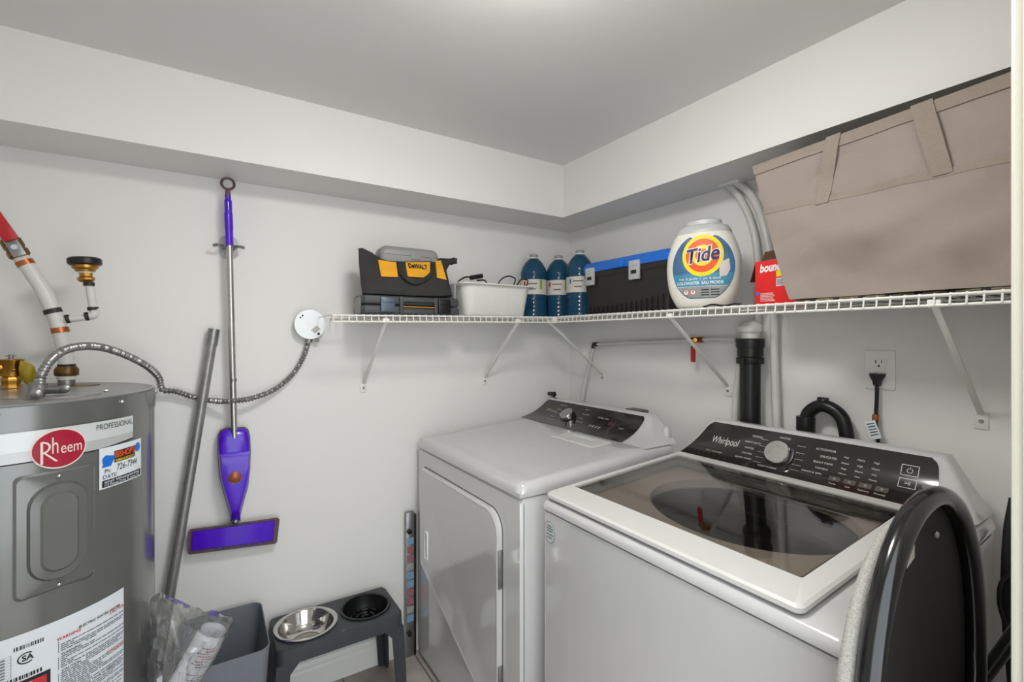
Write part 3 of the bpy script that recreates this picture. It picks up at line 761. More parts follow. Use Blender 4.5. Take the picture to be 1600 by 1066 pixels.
# hot water pipe with valve, tee and hammer arrestor
PY = -.18
P_ = lambda px, py, y=PY: onY(px, py, y)
base = onZ(104, 602, HZ); base.y = PY
pp = thing('water_pipe', base, 'white plastic pipe rising from the water heater with copper crimp rings', 'water pipe')
path = catmull([P_(104, 577), P_(103, 555), P_(98, 535), P_(93, 515), P_(88, 500), P_(82, 485), P_(68, 455), P_(50, 427), P_(37, 408), P_(28, 396)], 8)
m = MB(pexm); m.tube(path, .0182, 16); m.build('pipe', pp)
m = MB(steeld); m.cyl(P_(104, 604), P_(104, 592), .019); m.build('steel_nipple', pp)
m = MB(platic); m.cyl(P_(104, 593), P_(104, 586), .021); m.build('plastic_liner', pp)
m = MB(brassd); m.lathe([(.025, 0), (.027, .004), (.027, .018), (.022, .026)], P_(104, 587), (0, 0, 1), 28); m.build('union_nut', pp)
for a, b, c in (((104, 577), (104, 569), crimp), ((95, 520), (93, 512), copper), ((84, 490), (81, 483), crimp), ((42, 415), (37, 408), copper)):
    m = MB(c); m.cyl(P_(*a), P_(*b), .0200); m.build('crimp_ring', pp)
def seg(a, b, r, mt, name, n=16):
    m = MB(mt); m.cyl(a, b, r, None, n); return m.build(name, pp)
seg(P_(88, 501), P_(101, 500), .016, pexm, 'tee'); seg(P_(98, 500), P_(142, 495), .0095, pexm, 'branch_pipe')
seg(P_(103, 499), P_(109, 498), .0125, crimp, 'crimp_ring'); seg(P_(133, 495), P_(139, 494), .0125, crimp, 'crimp_ring')
m = MB(pexm); m.tube(catmull([P_(140, 494), P_(146, 493), P_(147.5, 489), P_(147, 483)], 6), .0115, 12); m.build('elbow', pp)
seg(P_(147, 490), P_(139, 441), .0105, pexm, 'riser'); seg(P_(145.5, 485), P_(145, 480), .013, crimp, 'crimp_ring'); seg(P_(139, 447), P_(139, 441), .013, crimp, 'crimp_ring')
top = P_(128, 407); q = P_(135, 441)
m = MB(brass); d = (P_(130, 420) - q)
m.lathe([(.014, 0), (.020, .006), (.020, .012), (.015, .016), (.015, .026)], q, (-.06, 0, 1), 8); m.mat(platic); m.lathe([(.017, .026), (.017, .03)], q, (-.06, 0, 1), 16)
m.mat(brass); m.lathe([(.022, .03), (.024, .036), (.030, .040), (.030, .048)], q, (-.06, 0, 1), 20); m.build('arrestor_fitting', pp)
m = MB(blackp); m.lathe([(.034, .048), (.039, .052), (.039, .066), (.034, .070), (.02, .0705)], q, (-.06, 0, 1), 28); m.build('arrestor_cap', pp)
# ball valve, red handle and pipe on up
a = P_(33, 403); b = P_(19, 381)
m = MB(brassd); d = (b - a).normalized(); m.lathe([(.019, 0), (.024, .006), (.024, .02), (.02, .024), (.023, .03), (.023, .05), (.019, .055)], a, d, 8); m.build('ball_valve', pp)
m = MB(steeld); m.obox(P_(22, 385, PY - .03), d, Vector((0, 1, 0)), d.cross(Vector((0, 1, 0))), .028, .003, .014, .002); m.cyl(P_(22, 386, PY - .02), P_(22, 386, PY - .042), .007, None, 10); m.build('handle_plate', pp)
m = MB(redp); h0 = P_(19, 376, PY - .035); h1 = P_(-20, 322, PY - .035); m.obox((h0 + h1) / 2, h1 - h0, Vector((0, 1, 0)), (h1 - h0).cross(Vector((0, 1, 0))), (h1 - h0).length / 2, .006, .016, .005); m.build('red_handle', pp)
m = MB(pexm); e = b + d * .02; m.tube(catmull([b, b + d * .1, b + d * .25 + Vector((0, 0, .05)), Vector((WD + .06, PY, 1.85)), Vector((WD + .06, PY, SB))], 8), .0165, 16); m.build('upper_pipe', pp)
m = MB(copper); m.cyl(b - d * .002, b + d * .012, .0185); m.build('crimp_ring', pp)

# flexible conduit + junction box
c0 = Vector((-1.992, -.50, HZ + .002))
cn = thing('flexible_conduit', c0, 'grey ribbed metal conduit looping from the heater top to the round wall box', 'conduit')
pts = [onZ(57, 617, HZ + .01), onY(61, 600, -.49), onY(66, 583, -.47), onY(80, 562, -.44), onY(102, 547, -.39), onY(135, 541, -.32), onY(168, 545, -.25), onY(203, 558, -.18), onY(232, 574, -.11), onY(248, 590, -.06), onY(251, 603, -.045), onY(256, 610, -.04),
       onY(275, 612, -.035), onY(300, 620, -.032), onY(330, 626, -.045), onY(358, 627, -.075), onY(395, 622, -.06), onY(430, 608, -.035), onY(458, 584, -.025), onY(475, 556, -.022), onY(482, 532, -.022)]
cp = catmull(pts, 14); L_ = 0; rr = []; fine = []
for i in range(len(cp) - 1):
    n = max(1, int((cp[i + 1] - cp[i]).length / .0022))
    for k in range(n): fine.append(cp[i].lerp(cp[i + 1], k / n))
for i, p in enumerate(fine):
    if i: L_ += (fine[i] - fine[i - 1]).length
    rr.append(.0090 + .0021 * math.sin(L_ / .0105 * 2 * math.pi))
m = MB(conduitm); m.tube(fine, rr, 12); m.build('armoured_sleeve', cn, 60)
m = MB(steeld); m.cyl(c0 + Vector((0, 0, -.002)), c0 + Vector((0.003, 0, .03)), .016, .014); m.cyl(c0 + Vector((.0, -.01, .012)), c0 + Vector((.055, -.02, .014)), .009, None, 12); m.ball(c0 + Vector((.055, -.028, .016)), .010, .006, .010, 10)
m.build('clamp_connector', cn)
jb = Vector((-1.325, 0, 1.432))
jt = thing('junction_box', jb, 'round white metal junction box on the back wall beside the shelf end', 'junction box')
jc = onY(485, 507, -.042)
m = MB(steeld); m.cyl((jc.x, -.0005, jc.z), (jc.x, -.038, jc.z), .052, None, 32); m.build('box_body', jt)
m = MB(mat('white cover plate', (246, 250, 253), .25, coat=.3)); m.lathe([(.056, 0), (.0575, .002), (.056, .004), (.001, .0045)], (jc.x, -.038, jc.z), (0, -1, 0), 48); cov = m.build('cover_plate', jt)
m = MB(inkk); fj = plane((jc.x, -.0432, jc.z), (1, 0, 0), (0, 0, 1))
for dx, dz_, r in ((-.028, .033, .0035), (-.036, .026, .003), (.030, -.036, .005)): m.poly(ellipse(r, r, 12, dx, dz_), fj)
m.build('screw_slot', cov, 0)
m = MB(mat('bar label', (190, 186, 182), .5)); m.poly([(.002, -.022), (.022, -.004), (.038, -.018), (.016, -.036)], fj); m.build('label', cov, 0)
m = MB(steeld); m.cyl((jc.x, -.02, jc.z - .05), (jc.x - .002, -.02, jc.z - .068), .013, None, 14); m.cyl((jc.x + .02, -.03, jc.z - .06), (jc.x + .034, -.034, jc.z - .062), .006, None, 10); m.build('conduit_clamp', jt)

# ------------------------------------------------------------------ mop on the back wall
MY = -.06
mp_ = thing('spray_mop', onY(365, 840, MY), 'purple spray mop with a silver pole hanging head down on the back wall', 'mop')
Q = lambda px, py, y=MY: onY(px, py, y)
m = MB(brushed); m.cyl(Q(358.5, 384), Q(366, 684), .0105, None, 20); m.mat(steeld); m.cyl(Q(364.4, 592), Q(364.5, 596), .0112, None, 20); m.mat(inkk)
m.build('pole', mp_)
m = MB(purple); hp = [Q(356, 304), Q(356.5, 314), Q(357, 335), Q(358, 360), Q(358.6, 384)]
m.tube(catmull(hp, 6), [.010] * 6 + [.013] * 6 + [.0145] * 6 + [.0135] * 7, 16, flat=.85); m.build('grip', mp_)
m = MB(purpled); cr = Q(356, 281); cr.z = 1.922; rr_ = .0195
m.tube([cr + Vector((rr_ * math.cos(2 * math.pi * k / 28), 0, rr_ * math.sin(2 * math.pi * k / 28))) for k in range(28)], .0045, 8, closed=True)
m.tube([cr + Vector((0, 0, -.020)), Q(356, 308)], [.007, .010], 12); m.build('hanging_ring', mp_)
U = Vector((1, 0, 0)); bod = [(340, 680), (344, 672), (352, 669), (382, 667), (388, 671), (391, 682), (392, 705), (391, 735), (388, 760), (381, 785), (376, 805), (375.5, 815), (361, 816), (358, 800), (349, 770), (343, 745), (340, 712)]
def outline(px, y, k=1.0):
    P = [onY(a, b, y) for a, b in px]; c = sum(P, Vector()) / len(P)
    return [c + (p - c) * k for p in P]
m = MB(purpled); m.loft([outline(bod, -.022), outline(bod, -.036)]); m.build('body_back', mp_)
m = MB(purple); m.loft([outline(bod, -.036, .97), outline(bod, -.055, .96), outline(bod, -.066, .88), outline(bod, -.07, .7)], True, True, True); mb_ = m.build('body', mp_, 45)
low = [(342, 709), (391, 703), (391, 735), (387, 760), (380, 785), (375, 805), (361, 806), (350, 770), (344, 745)]
m = MB(purple); m.loft([outline(low, -.055), outline(low, -.074, .98), outline(low, -.083, .86), outline(low, -.085, .6)]); m.build('tank_cover', mp_, 45)
m = MB(copper); bc = onY(367, 746, -.086); m.mat(mat('amber button', (150, 84, 52), .25, .3)); m.lathe([(.0205, 0), (.020, .005), (.012, .008), (.001, .009)], bc + Vector((0, .004, 0)), (0, -1, 0), 28); m.mat(chrome); m.tube([bc + Vector((.022 * math.cos(R_(a)), 0, .022 * math.sin(R_(a)))) for a in range(200, 341, 14)], .0012, 6)
m.build('spray_button', mp_)
hd = [(294, 831), (297, 827), (434, 809), (437, 812), (433, 847), (430, 850), (296, 867), (293, 864)]
m = MB(purpled); m.loft([outline(hd, -.018), outline(hd, -.038)]); m.build('head_rim', mp_)
hd2 = [(300, 831), (430, 813.5), (427, 845), (298, 861.5)]
m = MB(purple); m.loft([outline(hd2, -.038), outline(hd2, -.046, .99), outline(hd2, -.048, .96)])
for k in range(26):
    a = k / 25; p = onY(303 + 124 * a, 831.5 - 17 * a, -.047); q = onY(300.5 + 124 * a, 861 - 17 * a, -.047); m.tube([p, q], .0009, 5)
for k in range(9): m.ball(onY(340 + 9 * k, 858.5 - 1.2 * k, -.0475), .003, .002, .003, 6)
m.build('head_plate', mp_)
m = MB(steeld); m.ball(onY(368, 815, -.05), .012, .012, .01, 10); m.build('swivel_joint', mp_)
hk = thing('mop_holder', onY(357, 386, -.003), 'clear adhesive wall clip gripping the silver mop pole', 'wall hook')
m = MB(frostm); m.prism(rrect(.05, .085, .02), onY(357, 387, -.0005), (1, 0, 0), (0, 0, 1), -.002) if False else m.loft([[onY(357, 387, -.0005) + Vector((a, 0, b)) for a, b in rrect(.058, .085, .022)], [onY(357, 387, -.003) + Vector((a, 0, b)) for a, b in rrect(.054, .081, .02)]]); m.build('backing_plate', hk)
m = MB(steeld)
for s in (-1, 1):
    cxx = onY(357.5, 386, -.04)
    m.tube(catmull([cxx + Vector((s * .006, .036, 0)), cxx + Vector((s * .02, .02, 0)), cxx + Vector((s * .016, -.005, 0)), cxx + Vector((s * .028, -.022, 0)), cxx + Vector((s * .042, -.018, 0)), cxx + Vector((s * .044, -.006, 0))], 6), .0055, 8)
m.build('spring_jaws', hk)

# metal tube leaning on the wall
w1 = onY(334.5, 516, -.035); w0 = Vector((-1.842, -.05, .012)); w0 = onY(222, 1178, -.06)
w0.z = .004
wt = thing('metal_tube', w0, 'long grey metal vacuum tube leaning on the back wall between heater and mop', 'tube')
m = MB(mat('dull grey steel', (150, 149, 145), .38, .6, var=.12, scale=40)); dd = (w1 - w0).normalized(); m.cyl(w0, w1, .0155, None, 24); m.build('tube', wt)
m = MB(steeld); m.cyl(w1 - dd * .055, w1 + dd * .004, .0178, None, 24); m.build('end_collar', wt)

# ------------------------------------------------------------------ bag with rolled manual by the heater
BT = 1.20
pr0 = atT(333, 985, 1.22); pr1 = atT(262, 1112, 1.22)
rm = thing('rolled_manual', pr1, 'rolled white paper manual in a clear bag beside the heater', 'manual')
m = MB(mat('manual paper', (226, 228, 234), .6, var=.01)); ax = (pr1 - pr0).normalized(); u_ = ax.cross(Vector((0, 1, 0))).normalized(); v_ = ax.cross(u_)
def spiral(t, l, k=1.0):
    a = 2 * math.pi * t; r = .036 - .004 * t
    return pr0 + ax * l + (u_ * math.cos(a) * r + v_ * math.sin(a) * r * .8) * k
m.sheet(lambda u, v: spiral(u * 1.8, v * (pr1 - pr0).length), 60, 3)
m.sheet(lambda u, v: spiral(u * 1.8, v * (pr1 - pr0).length, .97), 60, 3)
m.build('paper_roll', rm, 80)
m = MB(inkg)
tow = (CAM - pr0); tow = (tow - ax * tow.dot(ax)).normalized(); sd = ax.cross(tow)
def onroll(a, l): return pr0 + ax * l + (sd * math.sin(a) + tow * math.cos(a)) * (.0375)
for k in range(16):
    l = .02 + k * .0075; a1 = random.uniform(-.2, .5)
    if 7 < k < 10: continue
    m.mat(inkr if k < 7 and k % 2 else inkg)
    for j in range(4): m.poly([(a1 + .2 * j, l), (a1 + .2 * j + .16, l), (a1 + .2 * j + .16, l + .003), (a1 + .2 * j, l + .003)], lambda a, b: onroll(a * (1 if sd.dot(RT) > 0 else -1), b))
m.build('printed_text', rm, 0, fixn=False)
bg = thing('plastic_bag', atT(290, 1080, 1.2), 'crumpled clear plastic bag hanging on the right side of the heater', 'plastic bag')
m = MB(clearbag)
bo = [(238, 934), (262, 930), (300, 948), (340, 958), (364, 970), (357, 985), (330, 1040), (305, 1090), (285, 1150), (255, 1160), (236, 1120), (233, 1040), (234, 980)]
def bagloop(k, t, seed):
    P = [atT(a, b, t) for a, b in bo]; c = atT(285, 1035, t)
    P = catmull([c + (p - c) * k for p in P], 5, True); return [p + FD * (wob(p, 22, .016, seed) + wob(p, 60, .010, seed + 9)) + Vector((0, 0, wob(p, 14, .008, seed + 5))) + RT * wob(p, 40, .005, seed + 3) for p in P]
m.loft([bagloop(1, 1.20, 0), bagloop(.95, 1.17, 1), bagloop(.86, 1.155, 1), bagloop(.75, 1.15, 2), bagloop(.62, 1.157, 3), bagloop(.5, 1.152, 3), bagloop(.37, 1.158, 4), bagloop(.25, 1.148, 4), bagloop(.12, 1.155, 5), bagloop(.02, 1.153, 5)], True, False, False)
m.loft([bagloop(1, 1.20, 0), bagloop(.9, 1.27, 6), bagloop(.6, 1.285, 7), bagloop(.05, 1.28, 8)], True, False, False)
m.build('bag_film', bg, 25)

# ------------------------------------------------------------------ bin
bn = thing('waste_bin', (-1.62, -.195, 0), 'grey rectangular open waste bin between heater and pet feeder', 'waste bin')
m = MB(bingrey)
def bl(dx0, dx1, dy0_, dy1_, r, z): return [(a, b, z) for a, b in rrect(dx1 - dx0, dy1_ - dy0_, r, 5, (dx0 + dx1) / 2, (dy0_ + dy1_) / 2)]
m.loft([bl(-1.725, -1.525, -.325, -.065, .03, .0), bl(-1.745, -1.494, -.355, -.036, .035, .410), bl(-1.745, -1.494, -.355, -.036, .035, .414), bl(-1.742, -1.497, -.352, -.039, .033, .414), bl(-1.722, -1.528, -.322, -.068, .028, .006)], True, True, True)
m.build('bin_body', bn, 40)

# ------------------------------------------------------------------ raised pet feeder
FX0, FX1, FY0, FY1, FZ = -1.468, -1.032, -.262, -.024, .333
fd = thing('pet_feeder_stand', ((FX0 + FX1) / 2, (FY0 + FY1) / 2, 0), 'dark grey raised pet bowl stand against the back wall', 'pet feeder')
bowls = ((-1.357, -.142, .098), (-1.143, -.143, .088))
m = MB(darkgrey)
# top with two holes: split plate at the middle, each half a square-to-circle loft
xm = (bowls[0][0] + bowls[1][0]) / 2
def half(cx, cyy, r, x0, x1, y0, y1, z, inv=False):
    lp = []
    for a in AA:
        dx, dyy = math.cos(a), math.sin(a); ts = []
        if dx > 1e-9: ts.append((x1 - cx) / dx)
        if dx < -1e-9: ts.append((x0 - cx) / dx)
        if dyy > 1e-9: ts.append((y1 - cyy) / dyy)
        if dyy < -1e-9: ts.append((y0 - cyy) / dyy)
        t = min(ts); lp.append((cx + dx * t, cyy + dyy * t, z))
    ci = [(cx + r * math.cos(a), cyy + r * math.sin(a), z) for a in AA]
    return lp, ci
for (cx, cyy, r), xa, xb in ((bowls[0], FX0 + .01, xm), (bowls[1], xm, FX1 - .01)):
    lp, ci = half(cx, cyy, r, xa, xb, FY0 + .01, FY1 - .01, FZ)
    m.loft([lp, ci, [(x, y, z - .02) for x, y, z in ci]], True, False, False)
lo = lambda e, z, r: [(a, b, z) for a, b in rrect(FX1 - FX0 + 2 * e, FY1 - FY0 + 2 * e, r, 6, (FX0 + FX1) / 2, (FY0 + FY1) / 2)]
# rounded border strip + skirt
bor = [(a, b, FZ) for a, b in rrect(FX1 - FX0 - .02, FY1 - FY0 - .02, .001, 6, (FX0 + FX1) / 2, (FY0 + FY1) / 2)]
m.loft([bor, lo(-.006, FZ, .024), lo(-.001, FZ - .003, .026), lo(0, FZ - .01, .027), lo(.002, FZ - .052, .03), lo(-.002, FZ - .052, .028), lo(-.004, FZ - .012, .025)], True, False, False)
m.build('top_tray', fd, 35)
for ix, (lx, sx) in enumerate(((FX0, 1), (FX1, -1))):
    for ly, sy in ((FY0, 1), (FY1, -1)):
        m = MB(darkgrey)
        pts = lambda z, e, w_: [(lx - sx * e, ly - sy * e * .5, z), (lx - sx * e + sx * w_, ly - sy * e * .5, z), (lx - sx * e + sx * w_, ly - sy * e * .5 + sy * .012, z), (lx - sx * e + sx * .012, ly - sy * e * .5 + sy * .012, z), (lx - sx * e + sx * .012, ly - sy * e * .5 + sy * w_, z), (lx - sx * e, ly - sy * e * .5 + sy * w_, z)]
        m.loft([pts(FZ - .048, 0, .075), pts(FZ - .085, .003, .045), pts(.012, .012, .036), pts(0, .012, .034)]); m.build('leg', fd, 30)
# bowls
cx, cyy, r = bowls[0]
b1 = thing('steel_bowl', (cx, cyy, FZ), 'stainless steel pet bowl, left one in the feeder stand', 'pet bowl')
m = MB(steelbowl); m.lathe(cap0=False, prof=[(r - .004, -.002), (r + .008, .002), (r + .010, .006), (r + .006, .0085), (r - .003, .0065), (r - .006, .002), (r - .014, -.03), (r - .028, -.052), (r - .045, -.058), (r - .047, -.0565), (.02, -.0575), (.001, -.0575)], o=(cx, cyy, FZ), n=64); m.build('bowl', b1, 50)
cx, cyy, r = bowls[1]
b2_ = thing('slow_feeder_bowl', (cx, cyy, FZ), 'black plastic slow-feed pet bowl with ridges, right one in the stand', 'pet bowl')
m = MB(blackp); m.lathe(cap0=False, prof=[(r - .004, -.002), (r + .006, .002), (r + .007, .005), (r + .002, .007), (r - .004, .004), (r - .008, -.03), (r - .02, -.052), (.02, -.056), (.001, -.056)], o=(cx, cyy, FZ), n=64); m.build('bowl', b2_, 50)
m = MB(blackp)
for k, (rr2, a0, a1) in enumerate(((.055, 20, 110), (.055, 140, 200), (.055, 230, 330), (.032, 60, 170), (.032, 200, 300), (.032, 330, 400), (.012, 0, 240))):
    m.tube([(cx + rr2 * math.cos(R_(a)), cyy + rr2 * math.sin(R_(a)), FZ - .04) for a in range(a0, a1 + 1, 10)], .006, 8)
for k in range(8): a = R_(k * 45 + 10); m.lathe([(.005, -.056), (.004, -.028), (.001, -.026)], (cx + .044 * math.cos(a), cyy + .044 * math.sin(a), FZ), n=8)
m.build('feeding_ridges', b2_, 50)

# grey rail standing between wall and dryer
rl = thing('sticker_rail', (-.925, -.03, 0), 'narrow grey metal rail with coloured stickers standing between wall and dryer', 'rail')
m = MB(steeld); m.box(-.940, -.902, -.040, -.018, 0, .625, .004); m.build('rail', rl)
m = MB(blackp); m.box(-.9015, -.893, -.0385, -.018, 0, .61, .001); m.build('side_slot', rl)
mr_ = mat('faded red print', (150, 96, 100), .5); mb2 = mat('faded blue print', (120, 150, 176), .5); cols = [mb2, mr_, mr_, labgrey, mb2, mb2, mr_, mr_, labgrey, mb2]
m = MB(labblue)
for k in range(10): m.mat(cols[k]); m.poly([(-.936, .515 - k * .037), (-.906, .515 - k * .037), (-.906, .485 - k * .037), (-.936, .485 - k * .037)], lambda a, b: Vector((a, -.0404, b)))
m.build('sticker', rl, 0)
for z in (.545, .105):
    m = MB(blackp); m.cyl((-.928, -.04, z), (-.928, -.054, z), .011, .010, 16); m.build('knob', rl)

# ------------------------------------------------------------------ things on the shelf by the back wall
# charcoal tool case
CX0, CX1 = -1.185, -.795; cz0 = zA(-1) + .004; cz1 = 1.540
tc_ = thing('tool_case', ((CX0 + CX1) / 2, -.17, cz0), 'flat charcoal plastic tool case under the black and yellow bag', 'tool case')
m = MB(casek); m.box(CX0, CX1, -.265, -.12, cz0, (cz0 + cz1) / 2 - .001, .010, 3); m.build('lower_shell', tc_)
m = MB(casek); m.box(CX0 + .002, CX1 - .002, -.262, -.12, (cz0 + cz1) / 2 + .001, cz1, .010, 3); m.build('upper_shell', tc_)
for x in (-1.095, -.865):
    m = MB(blued if x < -1 else blackp); m.box(x - .028, x + .026, -.276, -.262, cz0 + .01, cz1 - .008, .005); m.box(x - .022, x + .02, -.279, -.274, cz1 - .03, cz1 - .015, .002); m.build('latch', tc_)
m = MB(casek); m.box(-1.045, -.90, -.273, -.262, cz1 - .024, cz1 - .006, .004); m.box(-1.045, -.90, -.270, -.262, cz0 + .005, cz0 + .02, .003)
m.box(-1.05, -1.035, -.275, -.262, cz0 + .004, cz1 - .004, .003); m.box(-.91, -.895, -.275, -.262, cz0 + .004, cz1 - .004, .003); m.build('handle', tc_)
m = MB(bagy); m.box(-1.035, -.91, -.2735, -.262, cz0 + .031, cz0 + .0335, .0005); m.build('yellow_line', tc_)
m = MB(caseg); m.box(CX0 - .003, CX0 + .004, -.225, -.15, cz0 + .002, cz1 - .006, .006); m.build('end_cap', tc_)
# tool bag: soft outline, bulging faces
bz = cz1 + .002
tb = thing('tool_bag', (-1.0, -.17, bz), 'black and yellow nylon tool bag on the charcoal case', 'tool bag')
bpx = [(567, 464), (564, 440), (561, 412), (560, 388), (566, 387), (575, 394), (590, 403), (606, 408), (640, 409), (672, 408), (688, 403), (703, 404), (710, 402), (714, 405), (712, 411), (706, 408), (698, 423), (703, 445), (708, 463), (690, 465), (640, 464), (598, 463), (580, 466)]
def bagl(d, k):
    """d 0 front .. 1 back; the bag narrows in depth towards the zip"""
    P = []
    for a, b in bpx:
        hn = max(0, min(1, (464 - b) / 60)); yf = -.266 + .062 * hn ** 1.5; yb = -.075 - .085 * hn ** .8
        p = onY(a, b, yf); y = yf + (yb - yf) * d
        P.append(Vector((p.x + .26 * (y - yf), y, p.z + .04 * (y - yf))))
    c = sum(P, Vector()) / len(P); o = []
    for p in P:
        q = Vector((c.x + (p.x - c.x) * k, p.y, c.z + (p.z - c.z) * k))
        q.z += noise.noise(Vector((q.x * 25, q.y * 20, 3))) * .004 if q.z > bz + .03 else 0
        o.append(Vector((q.x, q.y, max(q.z, bz))))
    return o
m = MB(bagk); m.loft([bagl(-.02, .80), bagl(0, .95), bagl(.06, 1.0), bagl(.35, 1.0), bagl(.65, 1.0), bagl(.94, .99), bagl(1.0, .95)]); m.build('bag_body', tb, 50)
BY = -.270
def yfr(b): hn = max(0, min(1, (464 - b) / 60)); return -.266 + .062 * hn ** 1.5 - .007
def bagface(px, y=BY): return [onY(a, b, yfr(b)) for a, b in px]
m = MB(bagy)
for px in (((591, 406), (619, 410), (622, 433), (596, 432)), ((634, 410), (672, 409.5), (672, 425), (665, 434), (637, 432)), ((681, 408), (689, 407), (698, 437.5), (683, 434))):
    P = bagface(px); m.loft([P, [p + Vector((0, .011, 0)) for p in P]])
m.build('yellow_panel', tb)
m = MB(bagk)
hp = catmull([onY(621, 409, -.222), onY(625, 421, -.245), onY(634, 433, -.268), (onY(648, 440, -.276)), onY(664, 436, -.270), onY(675, 426, -.252), onY(676, 412, -.226)], 8)
m.loft([[p + Vector((0, 0, .0)) + (onY(650, 405, -.28) - p).normalized() * w for w in (-.008, .008)] + [p + Vector((0, .004, 0)) + (onY(650, 405, -.28) - p).normalized() * w for w in (.008, -.008)] for p in hp]); m.build('handle_strap', tb, 50)
m = MB(inkk); pc = onY(653, 416.5, yfr(416.5) - .004); m.text('DeWALT', .031, plane(pc, (1, 0, -.02), (0, .62, 1)), bold=.03, width=.078); m.build('logo_print', tb, 0)
m = MB(blackp); m.obox(onY(712, 408, -.262), (1, 0, 0), (0, 1, 0), (0, 0, 1), .004, .006, .012, .002); m.build('zip_pull', tb)
# grey drill case behind/within the bag
gc = thing('drill_case', (-1.0, -.165, 1.63), 'rounded grey hard case lying in the top of the tool bag', 'hard case')
ga = onY(590, 398, -.17); gb = onY(681, 398, -.17)
def cap(k, y, z0=0, z1=1): 
    w = gb.x - ga.x; h = .085
    return [(x, y, z) for x, z in rrect(w * k, h * (k if k > .9 else k), .035 * k, 6, (ga.x + gb.x) / 2, 1.67)]
zc_ = onY(640, 399, -.17).z
def cap(ins, y): return [(x, y, z) for x, z in rrect(gb.x - ga.x - 2 * ins, .074 - 2 * ins, .030 - ins * .6, 6, (ga.x + gb.x) / 2, zc_ - .012)]
m = MB(caseg); m.loft([cap(.016, -.208), cap(.004, -.203), cap(0, -.192), cap(0, -.140), cap(.004, -.129), cap(.016, -.124)]); m.build('shell', gc, 50)
m = MB(caseg); m.box((ga.x + gb.x) / 2 - .0, (ga.x + gb.x) / 2 + .04, -.213, -.205, zc_ - .024, zc_ - .002, .003); m.build('clasp', gc)
m = MB(blackp); m.box(ga.x + .01, gb.x - .01, -.2088, -.2078, zc_ - .0095, zc_ - .0085); m.build('seam_line', gc)

# white basin
ax0, ax1, ay0, ay1 = -.80, -.432, -.300, -.06; azb = zA(-.6) + .005; azt = 1.606
ba = thing('wash_basin', ((ax0 + ax1) / 2, (ay0 + ay1) / 2, azb), 'white plastic basin holding black cables on the back shelf', 'basin')
R4 = lambda e, z, r: [(a, b, z) for a, b in rrect(ax1 - ax0 - 2 * e, ay1 - ay0 - 2 * e, r, 8, (ax0 + ax1) / 2, (ay0 + ay1) / 2)]
m = MB(platic); m.loft([R4(.042, azb, .02), R4(.034, azb + .008, .035), R4(.017, azt - .01, .045), R4(.010, azt - .004, .045), R4(0, azt - .004, .045), R4(0, azt, .045), R4(.012, azt + .001, .04), R4(.020, azt - .006, .04), R4(.037, azb + .012, .033), R4(.044, azb + .004, .02)]); m.build('tub', ba, 40)
m = MB(frostm); hx = -.795; m.box(-.812, -.806, -.25, -.14, azt - .07, azt - .005, .002); m.build('hanging_label', ba)
m = MB(blackp); m.box(-.813, -.8125, -.18, -.165, azt - .06, azt - .02); m.build('label_print', ba)
cbl = thing('power_cable', (-.60, -.16, azb + .012), 'black cable with an adapter block poking out of the white basin', 'cable')
m = MB(blackp)
A1 = onY(741, 434, -.13)
m.obox(A1 + Vector((.01, 0, .004)), (1, 0, .2), (0, 1, 0), (-.2, 0, 1), .026, .02, .010, .004); m.build('adapter', cbl)
m = MB(blackp); m.tube(catmull([onY(722, 450, -.16), onY(716, 441, -.16), onY(720, 437, -.16), onY(728, 433, -.15), onY(738, 434, -.13)], 6), .0035, 8); m.tube(catmull([onY(745, 438, -.13), onY(760, 442, -.14), (-.63, -.17, azb + .03), (-.6, -.15, azb + .016)], 6), .0035, 8)
m.tube(catmull([(-.6, -.15, azb + .016), onY(778, 446, -.17), onY(783, 437, -.17), onY(792, 432, -.16), onY(800, 433, -.15), onY(804, 442, -.15), (-.55, -.15, azb + .02)], 8), .003, 8)
m.tube(catmull([(-.55, -.15, azb + .02), onY(808, 445, -.22), onY(813, 438, -.22), onY(820, 437, -.22), onY(824, 443, -.22), (-.48, -.2, azb + .03)], 8), .003, 8); m.build('cord', cbl)

